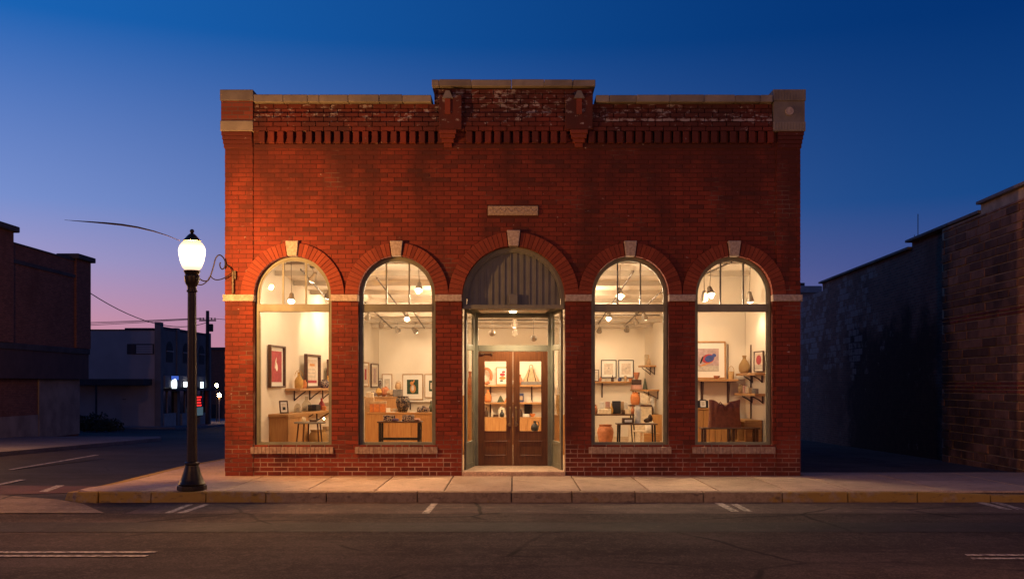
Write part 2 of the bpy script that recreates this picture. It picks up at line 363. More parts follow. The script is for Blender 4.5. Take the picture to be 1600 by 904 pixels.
for k, c in GOODS.items(): pbr(k, c, tuple(x*.72 for x in c), 14, .45 if 'glaze' in k or k == 'red_lacquer' else .7, bump=.12, bscale=70)
t = NT('woven'); wv = t.n('TexWave', bands_direction='Z'); wv.inputs['Scale'].default_value = 28; wv.inputs['Distortion'].default_value = 3; t.l(t.geo.outputs['Position'], wv.inputs[0])
t.fin(t.mix(wv.outputs[1], (.60, .38, .15), (.30, .17, .06)), .8); t.bump(wv.outputs[1], .8, .01)
t = NT('dotted_glaze'); vo = t.n('TexVoronoi'); vo.inputs['Scale'].default_value = 32; t.l(t.geo.outputs['Position'], vo.inputs[0])
t.fin(t.mix(t.step(vo.outputs[0], .35, .55), (.24, .17, .10), (.02, .016, .014)), .5); t.bump(vo.outputs[0], .6, .01)
t = NT('patterned'); vo = t.n('TexVoronoi'); vo.inputs['Scale'].default_value = 22; t.l(t.geo.outputs['Position'], vo.inputs[0])
t.fin(t.ramp(vo.outputs[0], [(.2, (.02, .018, .02)), (.42, (.06, .03, .07)), (.55, (.50, .40, .28)), (.7, (.10, .05, .05))]), .6)

# ================================================================== GROUND, ROADS, PAVEMENTS
def gz(y): return -.17 if y <= 2 else -.17-.0234*(min(y, 150)-2)
ys = [-60, -30, -14, -2, 2, 20, 40, 60, 80, 110, 150, 300, 900]
mb = MB()
for y in ys: mb.v += [(-900, y, gz(y)-.03), (900, y, gz(y)-.03)]
for i in range(len(ys)-1): mb.face([2*i, 2*i+1, 2*i+3, 2*i+2])
tag(mb.build('ground', 'dirt'), kind='structure')
def strip(name, mat, x0, x1, ylist, dz, parent=None):
    mb = MB()
    for y in ylist: mb.v += [(x0, y, gz(y)+dz), (x1, y, gz(y)+dz)]
    for i in range(len(ylist)-1): mb.face([2*i, 2*i+1, 2*i+3, 2*i+2])
    return mb.build(name, mat, parent)
KY = -2.68                                    # face of the kerb
road = tag(strip('road', 'asphalt', -80, 80, [-12.4, KY+.1], 0), kind='structure')
side = tag(strip('side_street', 'asphalt_patch', -15.3, -6.9, [KY+.1, 2, 10, 20, 40, 60, 100, 150], .004), kind='structure')
strip('cross_street', 'asphalt_patch', -60, -6.9, [24.2, 30, 43], .008)['kind'] = 'structure'
strip('gutter', 'gutter_concrete', -5.6, 60, [-4.0, KY+.06], .004, road)
strip('tar_patch', 'asphalt_patch', -80, 80, [-5.75, -4.9], .004, road)
# concrete apron and brick-red crossing left of the corner
mb = MB(); mb.v = [(-14, -4.0, -.158), (-5.9, -4.0, -.158), (-6.7, -2.9, -.158), (-7.35, -2.35, -.158), (-8.6, -1.7, -.158), (-14, -1.6, -.158)]; mb.face([0,1,2,3,4,5])
mb.build('apron', 'apron_concrete', road)
mb = MB(); mb.v = [(-14, -1.58, -.158), (-8.6, -1.68, -.158), (-7.0, -1.2, -.158), (-6.95, -.4, -.158), (-14, .3, -.158)]; mb.face([0,1,2,3,4]); mb.build('crossing', 'crosswalk_red', side)
def mark(pts, mat, parent, z=-.162):
    mb = MB(); mb.v = [(p.x, p.y, z) for p in pts]; mb.face(list(range(len(pts)))); return mb.build('painted_line', mat, parent)
def rp(px, py, z=-.17): d = (CZ-z)*F/(py-600); return Vector(((px-800)*d/F, d-D0, z))
for q in ([(257,801.5),(268,801.5),(302,788),(292,788)], [(276,801.5),(288,801.5),(328,788),(318,788)], [(659,802),(671,802),(684,786.5),(674,786.5)],
          [(1142,799),(1155,799),(1128,785.5),(1116,785.5)], [(1163,799),(1176,799),(1152,787),(1141,787)], [(1568,796),(1582,796),(1530,783),(1516,783)], [(1590,796),(1603,796),(1558,784),(1545,784)]):
    mark([rp(*p) for p in q], 'road_paint', road)
for q in ([(-300,861.5),(247,861.5),(241,864),(-300,864)], [(-300,867.5),(233,867.5),(226,870),(-300,870)], [(1507,866),(1900,866),(1900,868.5),(1511,868.5)], [(1516,871.5),(1900,871.5),(1900,874),(1520,874)]):
    mark([rp(*p) for p in q], 'road_paint', road)
for q in ([(-60,768),(-45,768),(41,750),(30,750)], [(60,769),(74,769),(101,759),(88,759)]):
    mark([rp(*p) for p in q], 'road_paint', side, -.153)
mark([Vector((-11.2, 3.5, 0)), Vector((-11.08, 3.5, 0)), Vector((-11.08, 8, 0)), Vector((-11.2, 8, 0))], 'road_paint', side, -.19)

# ---- pavement in front of the shop: slabs and kerb stones
pave = MB()
corner = [(-6.72, -.2), (-6.74, -1.15), (-6.80, -1.65), (-7.02, -2.05), (-7.02, -2.35), (-6.78, -2.53)]
pave.slab([(16, .9), (5.5, .9), (5.5, .35), (-6.70, .35)]+corner+[(16, -2.53)], -.3, -.030)
pav = tag(pave.build('pavement', 'dirt'), kind='structure')
KC = -2.53                                    # back of the kerb stones
seams = [-4.62, -3.31, -2.20, -1.09, 0.0, 1.10, 2.20, 3.31, 4.42, 5.45]
def slab_piece(pts, z=0.0): MB().slab(pts, z-.06, z).build('paving_slab', 'concrete', pav, bevel=.006)
g = .011
for a, b in zip(seams[:-1], seams[1:]):
    if a in (-3.31, 2.20):                    # some bays are cut once across
        slab_piece([(a+g, KC+.004), (b-g, KC+.004), (b-g, -1.3), (a+g, -1.3)]); slab_piece([(a+g, -1.3+2*g), (b-g, -1.3+2*g), (b-g, -.004), (a+g, -.004)])
    else: slab_piece([(a+g, KC+.004), (b-g, KC+.004), (b-g, -.004), (a+g, -.004)])
slab_piece([(-4.62-g, -.004), (-6.70, -.004), (-6.72, -.2), (-6.74, -1.15), (-6.80, -1.62), (-6.99, -2.02), (-6.99, -2.35), (-6.77, KC+.004), (-4.62-g, KC+.004)][::-1])
for a, b in zip([5.45, 6.9, 8.5, 10.2, 12], [6.9, 8.5, 10.2, 12, 16]):
    slab_piece([(a+g, KC+.004), (b-g, KC+.004), (b-g, -.9), (a+g, -.9)]); slab_piece([(a+g, -.9+2*g), (b-g, -.9+2*g), (b-g, .75), (a+g, .75)], -.002)
def kerb_stone(a, b, top=0.0, drop=None):
    mb = MB(); y0, y1 = KY, KC-.004; t0, t1 = (top, top) if drop is None else drop
    mb.hexa([(a, y0-.015, -.3), (b, y0-.015, -.3), (b, y1, -.3), (a, y1, -.3), (a, y0+.008, t0), (b, y0+.008, t1), (b, y1, t1), (a, y1, t0)])
    mb.build('kerb_stone', 'kerb', pav, bevel=.014)
kx = [-6.55, -5.72, -4.85, -3.9, -2.94, -1.5, -.01, .95, 1.95, 3.03, 4.28, 5.32, 6.42, 7.58, 8.8, 10.2, 11.8, 13.4, 15]
for i, (a, b) in enumerate(zip(kx[:-1], kx[1:])):
    kerb_stone(a+.006, b-.006, random.uniform(-.006, .004), drop=(-.004, -.045) if i == 12 else ((-.05, -.05) if i == 13 else None))
# the rounded corner and the kerb along the side street
cp = [(-6.55, -2.67, -2.53), ]
arc = [(-6.56, -2.69), (-6.90, -2.60), (-7.18, -2.38), (-7.18, -2.00), (-6.96, -1.60), (-6.90, -1.1)]
inn = [(-6.56, -2.535), (-6.79, -2.52), (-7.02, -2.34), (-7.02, -2.06), (-6.82, -1.66), (-6.75, -1.1)]
for i in range(len(arc)-1):
    o0, o1, i0, i1 = arc[i], arc[i+1], inn[i], inn[i+1]
    zt = [0, -.01, -.04, -.05, -.01, 0]
    def out(p, q, s): return (p[0]+(p[0]-q[0])*s, p[1]+(p[1]-q[1])*s)
    b0, b1 = out(o0, i0, .5), out(o1, i1, .5)
    MB().hexa([(*b0, -.3), (*b1, -.3), (*i1, -.3), (*i0, -.3), (*o0, zt[i]), (*o1, zt[i+1]), (*i1, zt[i+1]), (*i0, zt[i])]).build('kerb_stone', 'kerb', pav, bevel=.012)
sp_ = MB(); yl = [-1.1, .0, 2, 4, 6, 8, 10, 12, 14, 17]
for a, b in zip(yl[:-1], yl[1:]):
    za, zb = gz(a)+.17, gz(b)+.17
    MB().hexa([(-6.91, a+.005, za-.4), (-6.76, a+.005, za-.4), (-6.76, b-.005, zb-.4), (-6.91, b-.005, zb-.4), (-6.90, a+.005, za), (-6.76, a+.005, za), (-6.76, b-.005, zb), (-6.90, b-.005, zb)]).build('kerb_stone', 'kerb', pav, bevel=.012)
    if a >= 0: MB().hexa([(-6.75, a+.005, za-.2), (-5.2, a+.005, za-.2), (-5.2, b-.005, zb-.2), (-6.75, b-.005, zb-.2), (-6.75, a+.005, za-.003), (-5.2, a+.005, za-.003), (-5.2, b-.005, zb-.003), (-6.75, b-.005, zb-.003)]).build('paving_slab', 'concrete', pav, bevel=.006)
# far pavement across the side street
fp = MB()
for a, b in zip([-3, 2, 6, 10, 14, 18, 22], [2, 6, 10, 14, 18, 22, 24]):
    x1 = -14.5 if b < 23 else -15.3
    fp.hexa([(-40, a, gz(a)-.3), (-14.5, a, gz(a)-.3), (x1, b, gz(b)-.3), (-40, b, gz(b)-.3), (-40, a, gz(a)+.13), (-14.5, a, gz(a)+.13), (x1, b, gz(b)+.13), (-40, b, gz(b)+.13)])
tag(fp.build('far_pavement', 'far_concrete'), kind='structure')
fp = MB()
for a, b in zip([43.2, 60, 80, 100], [60, 80, 100, 140]):
    fp.hexa([(-60, a, gz(a)-.3), (-21.3, a, gz(a)-.3), (-21.3, b, gz(b)-.3), (-60, b, gz(b)-.3), (-60, a, gz(a)+.12), (-21.3, a, gz(a)+.12), (-21.3, b, gz(b)+.12), (-60, b, gz(b)+.12)])
tag(fp.build('corner_pavement', 'far_concrete'), kind='structure')
# alley on the far side of the shop
mb = MB()
for y in (.76, 6, 12, 20, 30): mb.v += [(5.3, y, -.03-.02*(y-.76)), (14, y, -.03-.02*(y-.76))]
for i in range(4): mb.face([2*i, 2*i+1, 2*i+3, 2*i+2])
al = tag(mb.build('alley', 'dirt'), kind='structure')
for x0, x1, y0, y1 in ((6.3, 6.9, 1.2, 16), (8.2, 8.9, 1.2, 15)):
    mb = MB(); mb.v = [(x0, y0, -.03-.02*(y0-.76)+.006), (x1, y0, -.03-.02*(y0-.76)+.006), (x1-.2, y1, -.03-.02*(y1-.76)+.006), (x0-.2, y1, -.03-.02*(y1-.76)+.006)]; mb.face([0,1,2,3]); mb.build('wheel_track', 'gutter_concrete', al)
# opposite pavement, behind the camera
tag(box(-60, 60, -24, -12.4, -.3, 0).build('opposite_pavement', 'far_concrete'), kind='structure')

# ================================================================== THE SHOP
shop = thing('brick_shop', 'red brick shop with four lit arched windows and an arched double-door entrance', 'building')
XL, XR = xm(352), xm(1250)
ZI0, ZI1 = zm(471), zm(460)                  # impost band
WINS = [457.5, 620, 984.5, 1146.5]; WR = 60/84; WRO = 80.5/84; WB = zm(697)
ECX, ER, ERO, EZ = xm(802.5), 80.5/84, 102/84, zm(465)
OPEN = [(xm(c), WR, WRO, ZI1, WB) for c in WINS[:2]]+[(ECX, ER, ERO, EZ, -.5)]+[(xm(c), WR, WRO, ZI1, WB) for c in WINS[2:]]
ZP = zm(207); ZC = zm(163); ZCC = zm(139); CX0, CX1 = xm(679), xm(926)

# backing wall (mortar)
mb = MB(); y0, y1 = .005, .30; e = .004
xs = XL
for cx, r, ro, zs, zb in OPEN:
    mb.box(xs, cx-r-e, y0, y1, -.3, ZP)
    if zb > 0: mb.box(cx-r-e, cx+r+e, y0, y1, -.3, zb-.03)
    n = 28; q = r+e
    for i in range(n):
        a0, a1 = math.pi-math.pi*i/n, math.pi-math.pi*(i+1)/n
        p0 = (cx+q*math.cos(a0), zs+q*math.sin(a0)); p1 = (cx+q*math.cos(a1), zs+q*math.sin(a1))
        mb.prism([p0, p1, (p1[0], ZP), (p0[0], ZP)], y0, y1)
    xs = cx+r+e
mb.box(xs, XR, y0, y1, -.3, ZP)
mb.box(XL, CX0, y0, y1, ZP, ZC); mb.box(CX0, CX1, y0, y1, ZP, ZCC); mb.box(CX1, XR, y0, y1, ZP, ZC)
for xa, xb in ((XL+.004, xm(396)-.004), (xm(1213)+.004, XR-.004)):      # joints of the corner piers
    mb.box(xa, xb, -.026, .0045, -.3, ZI0); mb.box(xa, xb, -.026, .0045, ZI1, ZP-.02)
mb.box(xm(396), ECX-ER-.004, -.0008, .0046, -.3, .46); mb.box(ECX+ER+.004, xm(1213), -.0008, .0046, -.3, .46)   # repointed base
wall = mb.build('front_wall', 'mortar', shop)

# bricks: one mesh for the mass, the largest ones apart
def excl(z):
    out = []
    for cx, r, ro, zs, zb in OPEN:
        if z < ZI0+.001:
            if z > zb: out.append((cx-r, cx+r))
        else:
            h = ro*ro-(z-zs)**2
            if h > 0: out.append((cx-math.sqrt(h), cx+math.sqrt(h)))
            elif h > -.2: out.append((cx, cx))
    return out
PQ = (xm(762), xm(841), zm(336.5), zm(322))
PIL = (xm(396), xm(1213))
BL, J = .262, .014
singles = []; mass = MB()
def brick(x0b, x1b, x0t, x1t, z0, z1, off, full):
    if max(x1b-x0b, x1t-x0t) < .02: return
    x1b = max(x1b, x0b+.001); x1t = max(x1t, x0t+.001)
    tn = random.random(); f = off+random.uniform(-.002, .002)-(.003 if z0 < .5 else 0)
    if full: singles.append(((x0b+x1b)/2, (z0+z1)/2, f, z1-z0, tn)); return
    yb = .02; b = .0
    mass.hexa([(x0b, f, z0), (x1b, f, z0), (x1b, yb, z0), (x0b, yb, z0), (x0t, f, z1), (x1t, f, z1), (x1t, yb, z1), (x0t, yb, z1)], tn)
def course(z0, z1, ri, xa, xb, off=0, use_ex=True, ok_full=True):
    zz0, zz1 = z0+J/2, z1-J/2
    e0 = excl(zz0) if use_ex else []; e1 = excl(zz1) if use_ex else []
    if len(e0) != len(e1):
        em = excl((zz0+zz1)/2); e0 = e1 = em
    ex = list(zip(e0, e1))
    if use_ex and z0 < PQ[3] and z1 > PQ[2]: ex.append(((PQ[0], PQ[1]),)*2); ex.sort()
    segs = []; l = (xa, xa)
    for (a, b) in ex: segs.append((l, (a[0], b[0]))); l = (a[1], b[1])
    segs.append((l, (xb, xb)))
    shift = (BL/2 if ri % 2 else 0)+random.uniform(-.012, .012)
    for (l0, l1), (r0, r1) in segs:
        l0, l1, r0, r1 = max(l0, xa), max(l1, xa), min(r0, xb), min(r1, xb)
        if max(r0-l0, r1-l1) < .02: continue
        k = math.floor((min(l0, l1)-XL-shift)/BL)
        while True:
            bx0 = XL+shift+k*BL+J/2; bx1 = bx0+BL-J; k += 1
            if bx0 > max(r0, r1): break
            pts = (max(bx0, l0+J/2*(l0 > xa)), min(bx1, r0-J/2*(r0 < xb)), max(bx0, l1+J/2*(l1 > xa)), min(bx1, r1-J/2*(r1 < xb)))
            full = ok_full and pts == (bx0, bx1, bx0, bx1)
            if random.random() < .10 and full:        # a pair of headers now and then
                m = (bx0+bx1)/2; brick(bx0, m-J/2, bx0, m-J/2, zz0, zz1, off, False); brick(m+J/2, bx1, m+J/2, bx1, zz0, zz1, off, False)
            else: brick(*pts, zz0, zz1, off, full)
rows = [(ZI0*i/39, ZI0*(i+1)/39) for i in range(39)]
rows2 = [(ZI1+(ZP-ZI1)*i/36, ZI1+(ZP-ZI1)*(i+1)/36) for i in range(36)]
for i, (a, b) in enumerate(rows+rows2):
    ok = i < 39
    pil = -.03
    course(a, b, i, PIL[0], PIL[1], 0, True, ok)
    course(a, b, i, XL, PIL[0], pil, b <= ZI0+.01, False)
    course(a, b, i, PIL[1], XR, pil, b <= ZI0+.01, False)
rh = (ZC-ZP)/6
offs = [-.10, -.10, -.08, -.06, -.03, -.03]
for i in range(6):
    for xa, xb in ((xm(398), CX0), (CX1, xm(1205))): course(ZP+i*rh, ZP+(i+1)*rh, i, xa, xb, offs[i], False, False)
for i in range(9):
    z1 = min(ZP+(i+1)*rh, ZCC)
    course(ZP+i*rh, z1, i, CX0, CX1, (offs+[-.05]*4)[i]-.012, False, False)
singles.sort(key=lambda s: s[0]**2+(s[1]-CZ)**2)
for x, z, f, h, tn in singles[300:]: mass.box(x-(BL-J)/2, x+(BL-J)/2, f, .02, z-h/2, z+h/2, tn)
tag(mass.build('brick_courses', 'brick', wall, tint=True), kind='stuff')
h = singles[0][3]
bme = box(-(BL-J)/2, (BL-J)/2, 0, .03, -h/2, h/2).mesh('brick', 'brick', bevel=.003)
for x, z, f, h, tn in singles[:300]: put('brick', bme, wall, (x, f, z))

# arches
def arch(cx, r, ro, zs, n, ks, zmin):
    rg = MB(); k = 40; a0 = 0
    outer = []; inner = []
    for i in range(k+1):
        a = math.pi*i/k; outer.append((cx+(ro-.004)*math.cos(a), zs+(ro-.004)*math.sin(a))); inner.append((cx+(r+.006)*math.cos(a), zs+(r+.006)*math.sin(a)))
    for i in range(k): rg.prism([outer[i], outer[i+1], inner[i+1], inner[i]], -.034, .2)
    ring = rg.build('arch', 'mortar', shop)
    kw = ks/r*.5
    span = (math.pi-2*kw)/2
    gap = .0045
    for side_ in (0, 1):
        for i in range(n):
            b0 = span*i/n; b1 = span*(i+1)/n
            if side_: b0, b1 = math.pi-b1, math.pi-b0
            gi, go = gap/r, gap/ro; pr = -.046+random.uniform(-.003, .003)
            pts = [(cx+r*math.cos(b0+gi), zs+r*math.sin(b0+gi)), (cx+ro*math.cos(b0+go), zs+ro*math.sin(b0+go)), (cx+ro*math.cos(b1-go), zs+ro*math.sin(b1-go)), (cx+r*math.cos(b1-gi), zs+r*math.sin(b1-gi))]
            MB().prism(pts, pr, .12).build('voussoir', 'brick_arch', ring)
    w0, w1 = ks*.42, ks*.58
    zk0, zk1 = zs+r-.005, zs+ro+.03
    kb = MB(); kb.hexa([(cx-w0, -.075, zk0), (cx+w0, -.075, zk0), (cx+w0, .15, zk0), (cx-w0, .15, zk0), (cx-w1, -.095, zk1), (cx+w1, -.095, zk1), (cx+w1, .15, zk1), (cx-w1, .15, zk1)])
    kb.build('keystone', 'stone_impost', ring, bevel=.012)
for j, (cx, r, ro, zs, zb) in enumerate(OPEN): arch(cx, r, ro, zs, 19 if j == 2 else 15, .205 if j != 2 else .215, zb)
# impost stones
edges = [XL-.035]+[v for cx, r, *_ in OPEN for v in (cx-r, cx+r)]+[XR+.035]
for i in range(0, len(edges), 2):
    MB().box(edges[i]+.001, edges[i+1]-.001, -.062, .14, ZI0+.004, ZI1-.002).build('impost_stone', 'stone_impost', shop, bevel=.012)

# windows
def arch_outline(cx, r, zs, zb, n=28):
    return [(cx-r, zb)]+[(cx-r*math.cos(math.pi*i/n), zs+r*math.sin(math.pi*i/n)) for i in range(n+1)]+[(cx+r, zb)]
def window(c, lab):
    cx = xm(c); zs = ZI1; zb = WB; fw = .052
    o = arch_outline(cx, WR-.002, zs, zb); i_ = arch_outline(cx, WR-fw, zs, zb+fw)
    fr = MB().band(o, i_, .12, .22); zt0, zt1 = zm(486), zm(474)
    win = fr.build('window', 'frame_paint', shop, bevel=0)
    o2 = arch_outline(cx, WR-fw-.001, zs, zb+fw); i2 = arch_outline(cx, WR-fw-.022, zs, zb+fw+.022)
    MB().band(o2, i2, .145, .20).build('sash_bead', 'frame_paint', win)
    g_ = WR-fw-.02
    MB().box(cx-WR+fw, cx+WR-fw, .108, .215, zt0, zt1).build('transom', 'frame_paint', win, bevel=.006)
    MB().box(cx-WR+.01, cx+WR-.01, .07, .23, zb-.008, zb+.02).build('inner_sill', 'frame_paint', win, bevel=.005)
    mxs = [cx-g_+2*g_/3*k for k in (1, 2)]
    for m in mxs:
        top = zs+math.sqrt(g_**2-(m-cx)**2)+.015
        MB().box(m-.014, m+.014, .15, .195, zt1-.002, top).build('muntin', 'frame_paint', win)
    bounds = [cx-g_]+mxs+[cx+g_]
    for a, b in zip(bounds[:-1], bounds[1:]):
        pts = [(a+.001, zt1)]; k = 12
        for q in range(k+1):
            x = a+.001+(b-a-.002)*q/k; pts.append((x, max(zt1+.01, zs+math.sqrt(max(0, g_**2-(x-cx)**2)))))
        pts.append((b-.001, zt1))
        MB().prism(pts, .17, .176).build('pane', 'glass', win)
    MB().box(cx-g_, cx+g_, .17, .176, zb+fw+.02, zt0).build('pane', 'glass', win)
    # brick-on-edge sill
    sl = MB(); x0, x1 = xm(c-65), xm(c+64); n = 22; w = (x1-x0)/n
    sl.box(x0+.005, x1-.005, -.035, .1, zm(708)+.006, zb-.012, .5)
    s_ = sl.build('window_sill', 'mortar', win)
    bb = MB()
    for k in range(n): bb.box(x0+k*w+.004, x0+(k+1)*w-.004, -.062+random.uniform(-.003, .003), .06, zm(708)+random.uniform(0, .003), zb-.009)
    tag(bb.build('sill_bricks', 'stone_sill', win), kind='stuff')
for c in WINS: window(c, '')

# dentils under the cornice
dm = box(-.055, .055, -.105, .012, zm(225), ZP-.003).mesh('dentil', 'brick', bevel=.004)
px = 411
while px < 1204:
    if not (690 < px < 720 or 888 < px < 918): put('dentil', dm, shop, (xm(px), random.uniform(-.004, .004), 0))
    px += 14.65
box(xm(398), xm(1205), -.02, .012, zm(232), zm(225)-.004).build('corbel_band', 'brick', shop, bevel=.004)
# copings
def copings(bounds, z0, z1, y0=-.15):
    for a, b in zip(bounds[:-1], bounds[1:]):
        MB().box(xm(a)+.003, xm(b)-.003, y0+random.uniform(-.006, .006), .38, z0+.002, z1+random.uniform(-.006, .006)).build('coping_stone', 'stone_cap', shop, bevel=.008)
copings([399, 445, 483, 501, 546, 594, 630, 675], ZC, zm(151.5)); copings([930, 951, 993, 1045, 1098, 1146, 1185, 1204.5], ZC, zm(152))
copings([675.5, 687, 737, 799, 850, 894, 929.5], ZCC, zm(128.5), -.17)
# central bracket piers
for a, b in ((687, 722), (883, 925)):
    x0, x1 = xm(a), xm(b); xc = (x0+x1)/2-(.05 if a < 700 else -.0)
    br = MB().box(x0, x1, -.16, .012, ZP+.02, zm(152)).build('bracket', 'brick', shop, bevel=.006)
    MB().hexa([(xc-.10, -.20, zm(158)), (xc+.10, -.20, zm(158)), (xc+.10, -.161, zm(158)), (xc-.10, -.161, zm(158)), (xc-.035, -.185, zm(146)), (xc+.035, -.185, zm(146)), (xc+.035, -.161, zm(146)), (xc-.035, -.161, zm(146))]).build('bracket_cap', 'stone_cap', br)
    MB().box(xc-.05, xc+.05, -.185, -.155, zm(182), zm(158.5)).build('bracket_panel', 'brick_arch', br)
    cb = MB()
    for k, (w, pj) in enumerate(((.16, .17), (.14, .15), (.11, .11), (.075, .07))):
        cb.box(xc-w, xc+w, -pj, .012, ZP+.016-(k+1)*.075, ZP+.012-k*.075)
    cb.build('corbel', 'brick_arch', br, bevel=.006)
# corner pier tops
lx0, lx1 = xm(347), xm(398)
pt = MB().box(lx0+.01, lx1-.01, -.10, .42, zm(191)+.002, zm(160)-.002).build('corner_pier', 'brick_side', shop)
MB().box(lx0-.005, lx1, -.125, .45, zm(160), zm(143)).build('pier_cap', 'stone_cap', pt, bevel=.01)
MB().box(lx0-.002, lx1-.004, -.12, .44, zm(207), zm(191)).build('pier_block', 'stone_cap', pt, bevel=.01)
rx0, rx1 = xm(1205.5), xm(1256)
pt = MB().box(rx0+.012, rx1-.012, -.10, .42, zm(193)+.002, zm(160)-.002).build('corner_pier', 'stone_cap', shop)
cpx = MB(); n = 22; w = (rx1-rx0)/n
cpx.box(rx0, rx1, -.125, .45, zm(160), zm(143))
for k in range(0, n, 2): cpx.box(rx0+k*w, rx0+(k+1)*w, -.133, -.124, zm(159), zm(145))
cpx.build('pier_cap', 'stone_cap', pt)
cpx = MB().box(rx0+.004, rx1-.004, -.12, .44, zm(207), zm(193))
for k in range(0, n, 2): cpx.box(rx0+k*w+.004, rx0+(k+1)*w+.004, -.13, -.119, zm(205.5), zm(194.5))
cpx.build('pier_block', 'stone_cap', pt)
ds = MB(); ds.prism([((rx0+rx1)/2+.075*math.cos(2*math.pi*i/20), zm(176.5)+.075*math.sin(2*math.pi*i/20)) for i in range(20)], -.135, -.09); ds.build('round_boss', 'stone_impost', pt)
for x0, x1, s in ((lx0, XL, 1), (XR, rx1, -1)):
    st = MB()
    for k in range(4):
        a = .05-.012*k
        if s > 0: st.box(XL-a, PIL[0]-.01, -.04-a, .3, zm(207)-.075*(k+1), zm(207)-.075*k-.004)
        else: st.box(PIL[1]+.01, XR+a, -.04-a, .3, zm(207)-.075*(k+1), zm(207)-.075*k-.004)
    st.build('pier_corbel', 'brick', shop, bevel=.004)
# carved plaque
pl = MB().box(PQ[0]+.004, PQ[1]-.004, -.03, .012, PQ[2], PQ[3]).build('plaque', 'plaque_stone', shop, bevel=.005)
cv = MB(); rs = random.Random(3)
for k in range(34):
    x = PQ[0]+.05+(PQ[1]-PQ[0]-.1)*(k/33); zc = (PQ[2]+PQ[3])/2+.028*math.sin(k*1.15)+.01
    cv.blob((x, -.030, zc), .017+rs.uniform(-.004, .005), .012, .015, 7, 5)
for zz in (PQ[2]+.035, PQ[3]-.012): cv.box(PQ[0]+.02, PQ[1]-.02, -.037, -.029, zz-.006, zz+.006)
cv.build('carving', 'plaque_stone', pl, smooth=True)
# side and back walls, roof
box(XL, XL+.28, .302, 17, -1.2, 6.6).build('side_wall', 'brick_side', shop)
box(XR-.28, XR, .302, 17, -1.2, 6.6).build('side_wall', 'brick_side', shop)
box(XL+.281, XR-.281, 16.7, 16.99, -1.2, 6.3).build('back_wall', 'brick_side', shop)
box(XL+.281, XR-.281, .302, 16.69, 5.7, 5.85).build('roof', 'dark_metal', shop)

# ---- entrance recess
DK = 19.25; DY = DK-D0; FZ = .083; SZ = 3.108
ex0, ex1 = ECX-ER, ECX+ER; bx0, bx1 = xd(741, DK), xd(862, DK)
st = MB().slab([(ex0+.004, -.06), (ex1-.004, -.06), (ex1-.004, .3), (bx1+.05, DY+.1), (bx0-.05, DY+.1), (ex0+.004, .3)], -.2, FZ).build('door_step', 'concrete', shop, bevel=.012)
# beam, soffit and tympanum
TZ0, TZ1 = SZ, zm(475)
ty = MB().box(ex0+.002, ex1-.002, .10, .24, TZ0, TZ1).build('tympanum', 'frame_paint', shop, bevel=.008)
rim = MB(); k = 36
o = [(ECX+(ER-.002)*math.cos(math.pi*i/k), EZ+(ER-.002)*math.sin(math.pi*i/k)) for i in range(k+1)]
n_ = [(ECX+(ER-.075)*math.cos(math.pi*i/k), EZ+(ER-.075)*math.sin(math.pi*i/k)) for i in range(k+1)]
for i in range(k): rim.prism([o[i], o[i+1], n_[i+1], n_[i]], .12, .26)
for s in (-1, 1): rim.box(ECX+s*(ER-.002)-(.073 if s > 0 else 0), ECX+s*(ER-.002)+(.073 if s < 0 else 0), .12, .26, TZ1+.001, EZ-.001)
rim.build('arch_trim', 'frame_paint', ty)
o3 = [(ECX+(ER-.076)*math.cos(math.pi*i/k), EZ+(ER-.076)*math.sin(math.pi*i/k)) for i in range(k+1)]
n3 = [(ECX+(ER-.10)*math.cos(math.pi*i/k), EZ+(ER-.10)*math.sin(math.pi*i/k)) for i in range(k+1)]
rim = MB()
for i in range(k): rim.prism([o3[i], o3[i+1], n3[i+1], n3[i]], .15, .26)
rim.build('arch_bead', 'frame_paint', ty)
rb = ER-.08; nb = 15; w = 2*rb/nb
for i in range(nb):
    a, b = ECX-rb+i*w, ECX-rb+(i+1)*w
    hh = [EZ+math.sqrt(max(1e-5, rb**2-(x-ECX)**2)) for x in (a+.003, (a+b)/2, b-.003)]
    MB().prism([(a+.003, TZ1-.01), (b-.003, TZ1-.01), (b-.003, hh[2]+.02), ((a+b)/2, hh[1]+.02), (a+.003, hh[0]+.02)], .21, .25).build('board', 'tympanum_paint', ty)
    if i < nb-1 and i not in (): MB().prism([(b-.011, TZ1-.01), (b+.011, TZ1-.01), (b+.011, hh[2]+.01), (b-.011, hh[2]+.01)], .19, .24).build('batten', 'tympanum_paint', ty)
box(xm(795), xm(809), .09, .20, TZ1+.002, zm(458)).build('junction_box', 'tympanum_paint', ty, bevel=.006)
MB().slab([(ex0+.003, .242), (ex1-.003, .242), (ex1-.003, .3), (bx1, DY+.09), (bx0, DY+.09), (ex0+.003, .3)], SZ+.02, SZ+.06).build('soffit', 'frame_paint', shop)
MB().slab([(ex0+.28, .36), (ex1-.28, .36), (bx1-.14, DY-.12), (bx0+.14, DY-.12)], SZ-.002, SZ+.019).build('soffit_panel', 'ceiling_paint', shop)
sl = MB().lathe([(.055, 0), (.07, .02), (.07, .03)], 20, ECX-.01, .62, SZ-.034).build('soffit_lamp', 'soffit_lens', shop)
ld = bpy.data.lights.new('soffit_light', 'SPOT'); ld.energy = 230; ld.color = INDOOR; ld.spot_size = R(150); ld.spot_blend = .7; ld.shadow_soft_size = .06
lo = bpy.data.objects.new('soffit_light', ld); COL.objects.link(lo); lo.parent = shop; lo.location = (ECX-.01, .62, SZ-.06)
